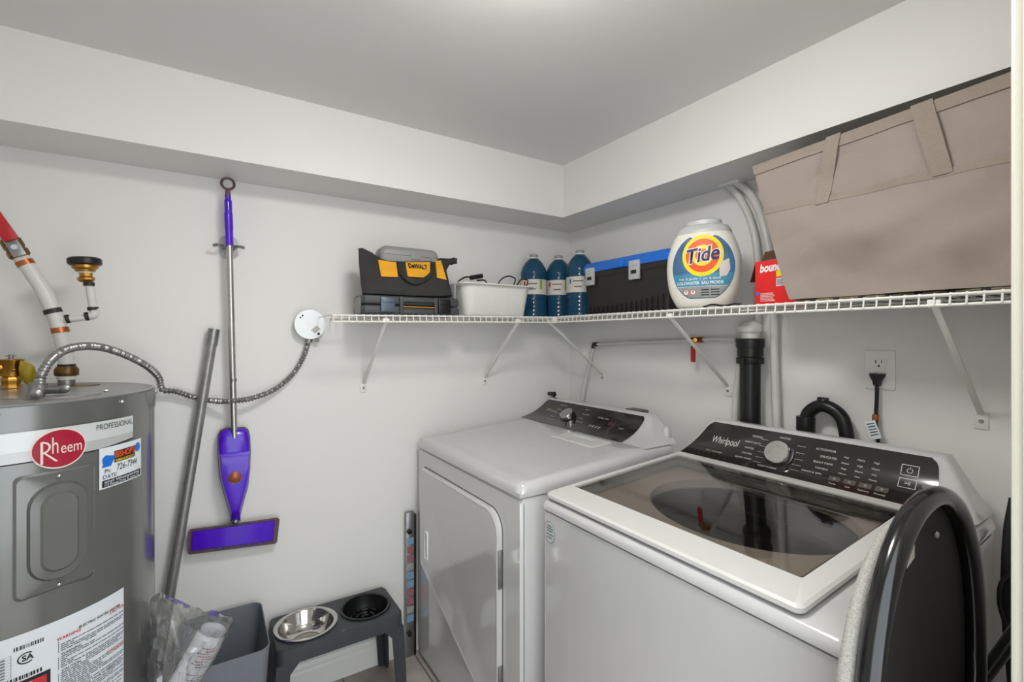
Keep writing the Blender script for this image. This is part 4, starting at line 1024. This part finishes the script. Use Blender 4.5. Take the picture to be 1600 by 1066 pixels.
# water jugs
def jug_(px, py, t, label, flip=0, h=.31, hand=True):
    p = atT(px, 480, t); zb = (zA(p.x) if p.x < -.34 else SZ) + .005
    r = .0655; k = h / .31
    g = thing('water_jug', (p.x, p.y, zb), label, 'water jug', 'blue water jugs in the shelf corner')
    m = MB(jug); pr = [(r * .9, 0), (r, .006)]
    z = .012
    for i in range(5): pr += [(r, z), (r * .965, z + .006), (r * .965, z + .012), (r, z + .017)]; z += .019
    pr += [(r * .985, .112), (r * .985, .185), (r, .19), (r * .97, .196), (r * .97, .203), (r, .208), (r * .99, .222), (r * .88, .245), (r * .68, .268), (r * .42, .286), (r * .30, .292), (r * .29, .296)]
    m.lathe([(a, b * k) for a, b in pr], (p.x, p.y, zb), n=40); m.build('bottle', g, 50)
    m = MB(platic); m.lathe([(.021, .290 * k), (.022, .293 * k), (.020, .297 * k)], (p.x, p.y, zb), n=28); m.build('neck_ring', g)
    m = MB(jugcap); m.lathe([(.0195, .297 * k), (.0205, .299 * k), (.0205, .309 * k), (.018, .312 * k)], (p.x, p.y, zb), n=28); m.build('cap', g)
    if hand:
        m = MB(platic); c = Vector((p.x, p.y, zb + .296 * k)); d = RT * -1 if flip == 0 else RT
        for s_ in ((1, -1) if flip == 2 else (1,)): m.tube(catmull([c + d * .02 * s_, c + d * .034 * s_ + Vector((0, 0, .006)), c + d * .044 * s_ + Vector((0, 0, .016)), c + d * .050 * s_ + Vector((0, 0, .012))], 5), .0022, 6)
        m.build('carry_handle', g)
    # label facing the camera side
    tc2 = CAM - Vector((p.x, p.y, 0)); ang = math.atan2(tc2.y, tc2.x)
    m = MB(lablw); F = lambda a, b, l=.001: Vector((p.x + (r * .985 + l) * math.cos(ang + a / r), p.y + (r * .985 + l) * math.sin(ang + a / r), zb + (.148 + b) * k))
    m.sheet(lambda u, v: F(-.085 + .165 * u, -.036 + .072 * v), 20, 1)
    m.mat(inkr if flip != 2 else labblue); m.sheet(lambda u, v: F(-.052 + .010 * u, .004 + .022 * v, .0018), 2, 1)
    m.mat(green); m.sheet(lambda u, v: F(.030 + .013 * u, -.012 + .046 * v, .0018), 2, 1)
    m.mat(inkg); m.sheet(lambda u, v: F(-.034 + .050 * u, .012 + .005 * v, .0018), 6, 1); m.sheet(lambda u, v: F(-.026 + .036 * u, -.014 + .006 * v, .0018), 6, 1)
    m.build('paper_label', g, 60, fixn=False)
jug_(834, 0, 2.34, 'blue-tinted water jug furthest left, partly behind the white basin', 0)
jug_(873, 0, 2.37, 'middle blue-tinted water jug of the three in the corner', 1, hand=False)
jug_(906, 0, 2.25, 'blue-tinted water jug furthest right, touching the black toolbox', 2, .315)

# ------------------------------------------------------------------ things on the right shelf
SB_ = SZ + .0045
# toolbox
TX0, TX1, TY0, TY1 = -.262, -.05, -.872, -.412
tbx = thing('toolbox', ((TX0 + TX1) / 2, (TY0 + TY1) / 2, SB_), 'black toolbox with a blue lid and two silver latches', 'toolbox')
m = MB(toolk)
def tb_(e, z): return [(a, b, z) for a, b in rrect(TX1 - TX0 - 2 * e, TY1 - TY0 - 2 * e, .012, 4, (TX0 + TX1) / 2, (TY0 + TY1) / 2)]
m.loft([tb_(.012, SB_), tb_(.010, SB_ + .01), tb_(.003, SB_ + .160), tb_(-.001, SB_ + .166), tb_(-.001, SB_ + .186)])
for k in range(16):
    y = TY0 + .03 + k * .0265; hh = .035 + .022 * (1 - k / 15) ** 2 * 1.4
    m.box(TX0 - .001, TX0 + .012, y - .002, y + .002, SB_ + .002, SB_ + hh, .001)
m.build('box_body', tbx, 30)
m = MB(toolblue); m.loft([tb_(-.004, SB_ + .187), tb_(-.004, SB_ + .212), tb_(.006, SB_ + .228), tb_(.03, SB_ + .232)])
m.box(TX0 - .012, TX0 + .0, -.66, -.60, SB_ + .186, SB_ + .214, .003); m.build('lid', tbx, 30)
for y in (-.462, -.715):
    m = MB(silver); m.box(TX0 - .012, TX0 - .003, y - .027, y + .027, SB_ + .130, SB_ + .204, .002)
    for k in (-1, 0, 1): m.box(TX0 - .016, TX0 - .010, y - .003 + k * .014, y + .003 + k * .014, SB_ + .182, SB_ + .204, .0015)
    lt_ = m.build('latch', tbx); m = MB(blackp); m.box(TX0 - .0125, TX0 - .011, y - .014, y + .014, SB_ + .152, SB_ + .166); m.build('slot', lt_)
m = MB(toolk); m.box(TX0 + .05, TX1 - .05, TY0 + .06, TY1 - .10, SB_ + .228, SB_ + .236, .004); m.build('carry_handle', tbx)

# pod tub with round logo
PC = Vector((-.250, -1.005, SB_))
td = thing('detergent_tub', PC, 'white oval laundry pod tub with a big orange and yellow logo', 'detergent tub')
pf = [(0, .077, .048), (.006, .084, .054), (.05, .106, .066), (.10, .116, .070), (.15, .118, .071), (.19, .112, .069), (.230, .098, .063), (.255, .086, .056)]
rot = R_(25); ca, sa = math.cos(rot), math.sin(rot)
def pod(u, z, lift=0.0, clamp=True):
    """u angle, 0 = front (-x)"""
    for i in range(len(pf) - 1):
        if pf[i][0] <= z <= pf[i + 1][0]: break
    t = (z - pf[i][0]) / (pf[i + 1][0] - pf[i][0]); P0 = pf[max(0, i - 1)]; P1 = pf[i]; P2 = pf[i + 1]; P3 = pf[min(len(pf) - 1, i + 2)]
    def h(k):
        m1 = (P2[k] - P0[k]) / max(1e-6, P2[0] - P0[0]) * (P2[0] - P1[0]); m2 = (P3[k] - P1[k]) / max(1e-6, P3[0] - P1[0]) * (P2[0] - P1[0])
        return (2 * t ** 3 - 3 * t * t + 1) * P1[k] + (t ** 3 - 2 * t * t + t) * m1 + (-2 * t ** 3 + 3 * t * t) * P2[k] + (t ** 3 - t * t) * m2
    a, b = h(1) + lift, h(2) + lift; e = .82
    c, s = math.cos(u), math.sin(u)
    y = -a * math.copysign(abs(s) ** e, s); x = -b * math.copysign(abs(c) ** e, c)
    return Vector((PC.x + x * ca - y * sa, PC.y + x * sa + y * ca, PC.z + z))
m = MB(tidew); zs = [.255 * k / 24 for k in range(25)]
m.loft([[pod(2 * math.pi * k / 56, z) for k in range(56)] for z in zs]); m.build('tub_body', td, 60)
m = MB(tidecap)
def capl(k, z): return [Vector(((p.x - PC.x) * k + PC.x, (p.y - PC.y) * k + PC.y, PC.z + z)) for p in [pod(2 * math.pi * q / 56, .255) for q in range(56)]]
m.loft([capl(1.03, .250), capl(1.03, .257), capl(.92, .273), capl(.70, .281), capl(.68, .282), capl(.66, .295), capl(.58, .298)]); m.build('lid', td, 40)
# front label art mapped on the front of the tub
def PF(a, b, l=.001):
    """a metres to the viewer's right, b metres up from centre"""
    z = .134 + b; lo_, hi = 0, math.pi / 2; s = 1 if a >= 0 else -1
    W = -1
    for _ in range(24):
        mid = (lo_ + hi) / 2; p = pod(mid * s, z)
        d_ = abs((p.x - PC.x) * -sa * -1 * 0 + ((p.y - PC.y) * ca - (p.x - PC.x) * sa))
        if d_ < abs(a): lo_ = mid
        else: hi = mid
    return pod(lo_ * s, z, l)
_PF = PF
PF = lambda a, b, l=.001: _PF(a * .97, b * 1.04, l)
def fill(m, pts, F, n=1):
    cx_ = sum(p[0] for p in pts) / len(pts); cy_ = sum(p[1] for p in pts) / len(pts); K = 6
    for k in range(len(pts)):
        p, q = pts[k], pts[(k + 1) % len(pts)]
        for j in range(K):
            r0, r1 = j / K, (j + 1) / K
            f_ = lambda P, r: (cx_ + (P[0] - cx_) * r, cy_ + (P[1] - cy_) * r)
            if j == 0: m.poly([f_(p, r1), f_(q, r1), (cx_, cy_)], F)
            else: m.poly([f_(p, r0), f_(p, r1), f_(q, r1), f_(q, r0)], F)
OX = .008
lab = [(math.cos(2 * math.pi * k / 48), math.sin(2 * math.pi * k / 48)) for k in range(48)]
shape = [(a * .098 + OX, max(-.098, min(.098, (b if abs(b) < 1 else b) * .108)) - (.008 if b > .93 else 0)) for a, b in lab]
m = MB(labblue); fill(m, shape, lambda a, b: PF(a, b, .001))
m.mat(labteal); fill(m, [(a, min(b, -.020)) for a, b in [((x - OX) * .98 + OX, y * .98) for x, y in shape]], lambda a, b: PF(a, b, .0014))
m.mat(labgrey); fill(m, [(a, min(b, -.062)) for a, b in [((x - OX) * .97 + OX, y * .97) for x, y in shape]], lambda a, b: PF(a, b, .0018))
cxo, cyo = .010, .036
m.mat(yel); fill(m, ellipse(.064, .066, 48, cxo, cyo), lambda a, b: PF(a, b, .0022))
m.mat(oran); fill(m, ellipse(.052, .053, 48, cxo, cyo), lambda a, b: PF(a, b, .0026))
m.mat(yel); fill(m, ellipse(.033, .033, 40, cxo, cyo), lambda a, b: PF(a, b, .0030))
m.mat(oran); fill(m, ellipse(.022, .020, 32, cxo, cyo), lambda a, b: PF(a, b, .0033))
tf = lambda l: (lambda a, b: PF(a + cxo - .001, b + cyo + a * .12, l))
m.mat(trimw); m.text('Tide', .066, tf(.0038), shear=.12, bold=.055, width=.108)
m.mat(navy); m.text('Tide', .064, tf(.0044), shear=.12, bold=.022, width=.100)
m.mat(lablw); fill(m, [(.060, .010), (.088, .022), (.092, -.01), (.082, -.030), (.062, -.034)], lambda a, b: PF(a, b, .0028))
m.mat(trimw); m.text('free & gentle  |  pur & doux', .011, lambda a, b: PF(a, b - .036, .0024), width=.13); m.text('COLDWATER  EAU FROIDE', .013, lambda a, b: PF(a, b - .050, .0024), bold=.02, width=.145)
m.poly([(-.085, -.0600), (.085, -.0600), (.085, -.0612), (-.085, -.0612)], lambda a, b: PF(a, b, .0022))
m.mat(inkk)
for k in range(3):
    for j in range(2): m.poly([(.005 + j * .03, -.070 - k * .008), (.03 + j * .03, -.070 - k * .008), (.03 + j * .03, -.073 - k * .008), (.005 + j * .03, -.073 - k * .008)], lambda a, b: PF(a, b, .0024))
for x in (-.042, -.020):
    m.mat(inkr); fill(m, ellipse(.0095, .0095, 20, x, -.078), lambda a, b: PF(a, b, .0022)); m.mat(trimw); fill(m, ellipse(.0075, .0075, 20, x, -.078), lambda a, b: PF(a, b, .0026)); m.mat(inkk); m.text('T', .011, lambda a, b, x=x: PF(a + x, b - .078, .003), bold=.04)
m.build('front_label', td, 60, fixn=False)

# red dryer sheet carton
bx = thing('dryer_sheet_box', (-.18, -1.245, SB_), 'red carton of dryer sheets, open, between pod tub and tan tote', 'carton')
BX0, BX1, BY0, BY1 = -.245, -.12, -1.305, -1.182; BZ1 = SB_ + .136
m = MB(red); m.box(BX0, BX1, BY0, BY1, SB_, BZ1, .001); m.build('carton', bx)
m = MB(brownc); m.loft([[(-.243, -1.200, BZ1), (-.243, -1.30, BZ1 + .006), (-.225, -1.29, BZ1 + .035), (-.225, -1.192 - .01, BZ1 + .030)], [(-.241, -1.200, BZ1), (-.241, -1.30, BZ1 + .006), (-.223, -1.29, BZ1 + .035), (-.223, -1.202, BZ1 + .030)]]); 
m.build('top_flap', bx); m = MB(brownc); m.loft([[(-.24, BY1, BZ1), (-.14, BY1, BZ1), (-.14, BY1 + .035, BZ1 - .05), (-.24, BY1 + .018, BZ1 - .06)], [(-.24, BY1 + .002, BZ1), (-.14, BY1 + .002, BZ1), (-.14, BY1 + .037, BZ1 - .05), (-.24, BY1 + .02, BZ1 - .06)]]); m.build('side_flap', bx)
fbx = plane((BX0 - .0008, -1.243, SB_ + .068), (0, -1, 0), (0, 0, 1))
m = MB(trimw); m.text('bounce', .034, lambda a, b: fbx(a - .009, b + .046 + a * .05), bold=.045, shear=.15, width=.074)
_f = fbx; fbx = lambda a, b: _f(a - .018, b)
m.mat(yel); m.poly([(.022, .016), (.058, .020), (.058, .038), (.022, .034)], fbx); m.mat(paper); m.poly([(.022, -.012), (.058, -.010), (.058, .014), (.022, .012)], fbx)
m.mat(inkk)
for k in range(9): m.poly([(.025 + k * .0035, -.009), (.0265 + k * .0035, -.009), (.0265 + k * .0035, .010), (.025 + k * .0035, .010)], plane((BX0 - .0012, -1.243 + .018, SB_ + .068), (0, -1, 0), (0, 0, 1)))
m.mat(trimw)
for k in range(6): m.poly([(-.026, -.030 - k * .0045), (.012 + .003 * (k % 3), -.030 - k * .0045), (.012 + .003 * (k % 3), -.0315 - k * .0045), (-.026, -.0315 - k * .0045)], fbx)
m.mat(toolblue); m.poly(ellipse(.005, .005, 14, -.034, -.030), fbx)
m.build('carton_print', bx, 0)
# small black strips in front of the carton
st_ = thing('black_strap', (-.27, -1.12, SB_), 'thin black strap lying on the shelf between the pod tub and red carton', 'strap')
m = MB(blackp); m.tube(catmull([(-.31, -1.045, SB_ + .003), (-.31, -1.08, SB_ + .009), (-.30, -1.115, SB_ + .004), (-.30, -1.15, SB_ + .008), (-.31, -1.175, SB_ + .004)], 6), .004, 8, flat=.5); m.build('strap', st_)
# folded mat beneath the tote
fm_ = thing('folded_mat', (-.17, -1.56, SB_), 'thin dark striped mat folded flat under the tan tote', 'mat')
m = MB(mat('mat olive', (112, 104, 84), .8, var=.3, scale=90)); m.box(-.318, -.03, -1.84, -1.335, SB_, SB_ + .006, .002)
m.mat(blackm)
for k in range(9): m.box(-.319, -.0295, -1.83 + k * .055, -1.815 + k * .055, SB_ + .001, SB_ + .0064, .001)
m.build('folded_layers', fm_)

# tan tote
T0 = SB_ + .008
to = thing('storage_tote', (-.17, -1.54, T0), 'large tan canvas storage tote with two web handles at the shelf end', 'tote bag')
def tote(u, v, s=0.0):
    """u around 0..4 (front, right, back, left), v up 0..1"""
    xb0, xb1, yb0, yb1 = -.322, -.045, -1.325, -1.80
    xt0, xt1, yt0, yt1 = -.335, -.022, -1.228, -1.858
    zt0, zt1 = 1.873, 1.905
    k = v ** .9
    x0, x1, y0, y1 = xb0 + (xt0 - xb0) * k, xb1 + (xt1 - xb1) * k, yb0 + (yt0 - yb0) * k, yb1 + (yt1 - yb1) * k
    r = .02; i = int(u) % 4; t = u - int(u)
    P = [(x0, y0), (x0, y1), (x1, y1), (x1, y0)]; a = P[i]; b = P[(i + 1) % 4]
    e = .5 - .5 * math.cos(math.pi * t) * (1 - .0)
    x, y = a[0] + (b[0] - a[0]) * t, a[1] + (b[1] - a[1]) * t
    fy = (y - yt0) / (yt1 - yt0)
    z = T0 + (zt0 + (zt1 - zt0) * fy - T0) * v
    p = Vector((x, y, z)); c = math.sin(math.pi * t)
    nrm = [Vector((-1, 0, 0)), Vector((0, -1, 0)), Vector((1, 0, 0)), Vector((0, 1, 0))][i]
    bul = .010 * c * math.sin(math.pi * min(1, v * 1.02)) if i in (0, 2) else -.012 * c
    wr = noise.noise(Vector((y * 9, z * 7, x * 9 + 2))) * .018 + noise.noise(Vector((y * 5 + z * 9, z * 4 - y * 3, 7))) * .026 + noise.noise(Vector((y * 16 - z * 10, z * 14, 1))) * .006
    d = wr * c ** .5 * (1 - v ** 6) if i == 0 else wr * .4 * c
    return p + nrm * (bul + d + s)
m = MB(fabtan)
G = []
NV = 44
for j in range(NV + 1):
    G.append([tote(u / 40, j / NV) for u in range(160)])
inner = [[tote(u / 40, j / NV, -.006) for u in range(160)] for j in (NV, NV // 2)]
m.loft(G + [inner[0], inner[1]], True, True, True); m.build('canvas_body', to, 70)
m = MB(fabtan2)
loops = []
for u in range(160):
    loops.append([tote(u / 40, v, s_) for v, s_ in ((.935, .001), (.935, .0035), (1.0, .0035), (1.008, 0), (1.0, -.008), (.96, -.008))])
loops.append(loops[0]); m.loft(loops, True, False, False); m.build('rim_binding', to, 60)
m = MB(fabtan)
# big front pocket panel with top hem
vp = lambda u: .663 - .0013 * u
m.loft([[tote(u / 40, vp(u) * v, .003 if v < 1 else .0035) for u in range(0, 41)] for v in [k / 20 for k in range(21)]] + [[tote(u / 40, vp(u), .0005) for u in range(0, 41)]], False, False, False)
m.mat(fabtan2); m.loft([[tote(u / 40, vp(u) + a, s_) for u in range(0, 41)] for a, s_ in ((-.04, .0032), (-.04, .0042), (-.0, .0048), (.001, .002))], False, False, False)
m.build('front_pocket', to, 70)
for ub, ut, w_ in ((.268, .335, .026), (.667, .613, .031)):
    m = MB(fabtan2)
    def strap(v, a, s_): return tote(ub + (ut - ub) * (v - .64) / .36 + a * w_, v, s_)
    loops = []
    for k in range(15):
        v = .60 + .41 * k / 14; bul = .006 + .004 * math.sin(math.pi * k / 14)
        loops.append([strap(min(v, 1.0), -1, bul) + Vector((0, 0, max(0, v - 1) * .4)), strap(min(v, 1.0), 1, bul) + Vector((0, 0, max(0, v - 1) * .4)), strap(min(v, 1.0), 1, bul - .003) + Vector((0, 0, max(0, v - 1) * .4)), strap(min(v, 1.0), -1, bul - .003) + Vector((0, 0, max(0, v - 1) * .4))])
    for k in range(1, 6):
        a = math.pi * k / 5; q = [Vector((.012 * (1 - math.cos(a)) * .9, 0, .006 * math.sin(a) - .004 * k / 5))] * 4
        loops.append([p + q[0] for p in loops[14]])
    m.loft(loops); m.build('web_handle', to, 50)

# ------------------------------------------------------------------ pipes on the right wall
hp_ = thing('supply_pipe', (-.03, -.65, 1.36), 'thin white supply pipe running along the right wall with a red shutoff handle', 'pipe')
X_ = lambda px, py, x=-.03: onX(px, py, x)
m = MB(pexm); m.tube([X_(931, 538), X_(1000, 535), X_(1060, 533), X_(1083, 531.5)], .0085, 12); m.tube([X_(1093, 531), X_(1120, 530), X_(1150, 531)], .0085, 12); m.build('pipe', hp_)
m = MB(pexm); m.tube([X_(928, 541), X_(924, 556), X_(916, 590), onX(908, 632, -.045)], [.0085, .0085, .010, .011], 12); m.build('drop_pipe', hp_)
m = MB(crimp); m.tube([X_(934, 538), X_(928, 538), X_(927, 544)], .0115, 10); m.build('elbow', hp_)
for px in (1083, 1098): m = MB(copper); m.cyl(X_(px - 2, 531.5), X_(px + 1.5, 531), .011, None, 14); m.build('crimp_ring', hp_)
m = MB(brass); m.cyl(X_(1084, 531.5), X_(1096, 531), .0125, None, 8); m.cyl(X_(1086, 531.5), X_(1086, 531.5, -.055), .008, None, 12); m.build('valve_body', hp_)
m = MB(steeld); m.obox(X_(1083, 538, -.056), (0, 1, 0), (0, 0, 1), (1, 0, 0), .006, .014, .002, .001); 
m.build('handle_plate', hp_); m = MB(redp); p = X_(1083, 553, -.056); m.obox(p, (0, 1, 0), (0, 0, 1), (1, 0, 0), .0095, .033, .005, .004); m.build('red_handle', hp_)
sp = thing('standpipe', (-.06, -1.02, .9), 'black plastic drain standpipe on the right wall behind the washer', 'drain pipe')
s0 = X_(1172, 530, -.06)
m = MB(blackp); m.lathe([(.0335, -1.2), (.0335, 0)], (s0.x, s0.y, 1.36), n=28); m.build('pipe', sp)
m = MB(blackp); m.lathe([(.045, -.010), (.046, -.006), (.046, .020), (.044, .022)], (s0.x, s0.y, 1.355), n=28); m.lathe([(.042, -.04), (.042, -.010)], (s0.x, s0.y, 1.355), n=28); m.build('upper_collar', sp)
m = MB(blackp); m.lathe([(.043, -.066), (.045, -.063), (.045, -.045), (.042, -.042)], (s0.x, s0.y, 1.355), n=28); m.obox((s0.x - .046, s0.y, 1.355 - .054), (1, 0, 0), (0, 1, 0), (0, 0, 1), .008, .010, .012, .003); m.build('clamp_collar', sp)
vv = thing('vent_valve', (s0.x, s0.y, 1.378), 'white plastic air vent fitting on top of the black standpipe', 'vent fitting')
m = MB(platic); m.lathe([(.030, 0), (.030, .022)], (s0.x, s0.y, 1.378), n=24); m.build('stem', vv)
m = MB(platic); m.lathe([(.038, .022), (.041, .026), (.041, .042), (.036, .046), (.024, .058), (.010, .063), (.001, .064)], (s0.x, s0.y, 1.378), n=24); m.build('dome_cap', vv)
# white hoses
fx = onX(1142, 286, -.03)
ws = thing('white_hoses', (fx.x, fx.y, SB), 'pair of white pipes curving down from the soffit behind the shelf', 'pipe')
m = MB(pexm); m.tube(catmull([(fx.x, fx.y + .01, SB), X_(1134, 288), X_(1152, 304), X_(1169, 335), X_(1180, 372), X_(1184, 410), X_(1185, 450), X_(1184, 500), X_(1184, 530, -.022)], 10), .0125, 14); m.build('left_pipe', ws)
m = MB(pexm); m.tube(catmull([(fx.x, fx.y - .02, SB), X_(1152, 287), X_(1170, 300), X_(1187, 332), X_(1198, 372), X_(1204, 410), X_(1209, 450), X_(1210, 500), X_(1210, 560), X_(1212, 620), X_(1215, 700)], 10), .0135, 14); m.build('right_pipe', ws)
m = MB(platic); m.obox(onX(1143, 286, -.03), (0, 1, 0), (1, 0, 0), (0, 0, 1), .042, .026, .012, .006); m.build('ceiling_flange', ws)
m = MB(copper); 
m = MB(pexm)
lc = thing('grey_pipe', (-.02, -.93, 1.0), 'thin pale grey pipe slanting down beside the black standpipe', 'pipe')
m = MB(pexm); m.tube([X_(1150, 620, -.02), X_(1146, 700, -.02)], .012, 12); m.tube([X_(1150, 620, -.02), X_(1156, 570, -.015)], .012, 12); m.build('pipe', lc)
# drain hose hook
dh = thing('drain_hose', (-.05, -1.26, 1.0), 'black corrugated drain hose arching behind the washer console', 'hose')
hpth = catmull([X_(1260, 690, -.05), X_(1260, 655, -.05), X_(1268, 641, -.05), X_(1284, 634, -.05), X_(1302, 640, -.05), X_(1316, 654, -.05), X_(1322, 675, -.05), X_(1325, 700, -.05)], 8)
m = MB(blackp); m.tube(hpth, .0195, 18); m.build('hose', dh)
m = MB(blackp); m.cyl(X_(1259, 651, -.05), X_(1259, 700, -.05), .027, None, 24); m.build('hose_clamp', dh)
m = MB(blackp); m.obox(X_(1286, 626, -.05), (0, 1, 0), (0, 0, 1), (1, 0, 0), .016, .010, .006, .003); m.mat(printw); m.cyl(X_(1286, 625.5, -.0565), X_(1286, 625.5, -.0575), .002, None, 8); m.build('hook_tab', dh)
# outlet
ou = onX(1375, 578, 0)
ot = thing('wall_outlet', ou, 'white duplex wall outlet plate above the washer console', 'wall outlet')
m = MB(trimw); pl = plane(ou + Vector((0, 0, 0)), (0, -1, 0), (0, 0, 1))
m.loft([[pl(a, b) + Vector((-.0005, 0, 0)) for a, b in rrect(.076, .116, .004)], [pl(a, b) + Vector((-.005, 0, 0)) for a, b in rrect(.074, .114, .004)], [pl(a, b) + Vector((-.0065, 0, 0)) for a, b in rrect(.068, .108, .004)]]); m.build('plate', ot)
m = MB(trimw)
m.loft([[pl(a, b) + Vector((-.006, 0, 0)) for a, b in rrect(.035, .068, .002)], [pl(a, b) + Vector((-.0085, 0, 0)) for a, b in rrect(.034, .067, .002)]]); rc = m.build('receptacle', ot)
m = MB(inkk)
for z in (.018, -.018):
    m.poly([(-.009, z + .001), (-.0065, z + .001), (-.0065, z + .010), (-.009, z + .010)], lambda a, b: pl(a, b) + Vector((-.0088, 0, 0))); m.poly([(.006, z + .002), (.008, z + .002), (.008, z + .010), (.006, z + .010)], lambda a, b: pl(a, b) + Vector((-.0088, 0, 0)))
    m.poly(ellipse(.003, .003, 12, 0, z - .006), lambda a, b: pl(a, b) + Vector((-.0088, 0, 0)))
m.build('socket_slot', rc, 0)
pc_ = thing('power_cable', onX(1371, 595, -.03), 'black power plug and cord hanging from the outlet with a paper tag', 'power cord')
m = MB(blackp)
c = onX(1372, 591, -.012); 
pl2 = [(-.018, .014), (.018, .014), (.018, .008), (.009, -.010), (.007, -.022), (-.007, -.022), (-.009, -.010), (-.018, .008)]
m.loft([[c + Vector((dx, -a * k, b * k)) for a, b in pl2] for dx, k in ((.003, 1), (-.012, 1), (-.020, .8))]); m.build('plug', pc_, 40)
m = MB(blackp); m.tube(catmull([c + Vector((-.008, 0, -.018)), onX(1370, 625, -.02), onX(1369, 645, -.02), onX(1369, 670, -.03), onX(1374, 700, -.03)], 8), .0052, 10); m.build('cord', pc_)
m = MB(copper); m.cyl(onX(1368.5, 648, -.021), onX(1368, 658, -.022), .0085, None, 14); tg_ = m.build('tag_band', pc_)
m = MB(paper); q0 = onX(1364, 672, -.045); m.obox(q0, (0, -1, .35), (1, 0, 0), (0, .35, 1), .014, .0008, .026)
m.mat(inkk)
for k in range(5): m.obox(q0 + Vector((-.0012, 0, 0)) + Vector((0, .35, 1)).normalized() * (.018 - .008 * k), (0, -1, .35), (1, 0, 0), (0, .35, 1), .010, .0002, .0012)
m.build('paper_tag', pc_, 0)
# dryer receptacle behind the dryer console
db = thing('dryer_receptacle', onX(997, 645, -.02), 'dark grey dryer plug box on the right wall behind the dryer console', 'outlet box')
c = onX(995, 655, -.03); m = MB(mat('warm dark grey', (92, 88, 84), .5)); m.box(-.06, -.001, c.y - .045, c.y + .045, c.z - .055, c.z + .045, .004); m.build('box', db)
pk = thing('black_plug', onX(864, 618, -.03), 'small black knob just above the left end of the dryer console', 'knob')
c = onY(864, 616, -.035); m = MB(blackp); m.cyl((c.x, -.0005, c.z), (c.x, -.045, c.z), .010, .012, 14); m.ball((c.x, -.045, c.z), .014, .010, .014, 12); m.build('knob', pk)

# ------------------------------------------------------------------ folding saucer chair standing right of the washer
RC = Vector((-.747, -1.745, .836)); RR = .302
ch = thing('saucer_chair', (RC.x, RC.y, 0), 'folded round saucer chair, black tube hoop and black fabric, in front of the washer', 'folding chair')
def hoop(a, k=1.0, dy=0.0):
    c, s_ = math.cos(a), math.sin(a); e = .92     # slightly squared oval, taller than wide
    return Vector((RC.x + .218 * k * math.copysign(abs(c) ** e, c), RC.y + dy, RC.z + RR * k * math.copysign(abs(s_) ** e, s_)))
m = MB(blackg); m.tube([hoop(2 * math.pi * k / 72) for k in range(72)], .0155, 14, closed=True); m.build('hoop_frame', ch, 60)
m = MB(mat('black fabric', (34, 32, 31), .8, var=.1, scale=40, bump=.3, bscale=800))
loops = []
for k in range(13):
    q = .995 * (1 - k / 12) + .002; loops.append([hoop(2 * math.pi * j / 60, q, .010 + .003 * (1 - q * q) ** .5) for j in range(60)])
m.loft(loops, True, False, True); m.build('fabric_back', ch, 60)
m = MB(waffle); loops = []
for k, (q, dy) in enumerate(((.96, .016), (.995, .019), (1.005, .027), (.99, .035), (.93, .040), (.5, .042), (.01, .042))):
    loops.append([hoop(2 * math.pi * j / 72, q, dy) + Vector((-.016, 0, -.030)) for j in range(72)])
m.loft(loops, True, False, True); m.build('plush_cushion', ch, 60)
m = MB(casingm); m.obox(hoop(R_(100), .80, -.001 + .014), (1, 0, .3), (0, 0, 1), (0, 1, 0), .016, .030, .0012, .001)
m.build('care_label', ch)
m = MB(brushed); m.ball(hoop(R_(78), .80, .004), .006, .004, .006, 10); m.build('rivet', ch)
for sx in (-1, 1):
    m = MB(blackg); m.tube([Vector((RC.x + sx * .10, RC.y - .0, RC.z - RR * .92)), Vector((RC.x - sx * .14, RC.y - .015 + .012 * sx, .30)), Vector((RC.x - sx * .20, RC.y - .02 + .02 * sx, .012))], .011, 10); m.build('leg', ch, 60)
# dark frame of a second folded chair against the front wall
c2 = thing('folding_chair', (-.32, -1.80, 0), 'black folding chair frame mostly hidden behind the right door jamb', 'folding chair')
g0 = atT(1526, 1072, 1.0); g1 = atT(1590, 985, .93)
m = MB(blackg); m.tube([g0 + (g0 - g1) * .3, g1 + (g1 - g0) * .35], .013, 12); m.build('cross_tube', c2, 60)
m = MB(blackm); cs = catmull([atT(1586, 780, 1.06), atT(1577, 830, 1.06), atT(1573, 900, 1.06), atT(1574, 960, 1.06), atT(1578, 1010, 1.05), atT(1584, 1075, 1.05)], 6); m.tube(cs, .010, 12); m.build('back_frame', c2, 60)
m = MB(blackm); m.tube(catmull([atT(1574, 898, 1.05), atT(1563, 915, 1.04), atT(1561, 940, 1.04), atT(1566, 962, 1.04), atT(1576, 985, 1.05)], 6), .004, 8); m.build('strap_loop', c2, 60)
m = MB(platic); m.ball(atT(1521, 1058, .98), .014, .010, .012, 12); m.build('foot_cap', c2)
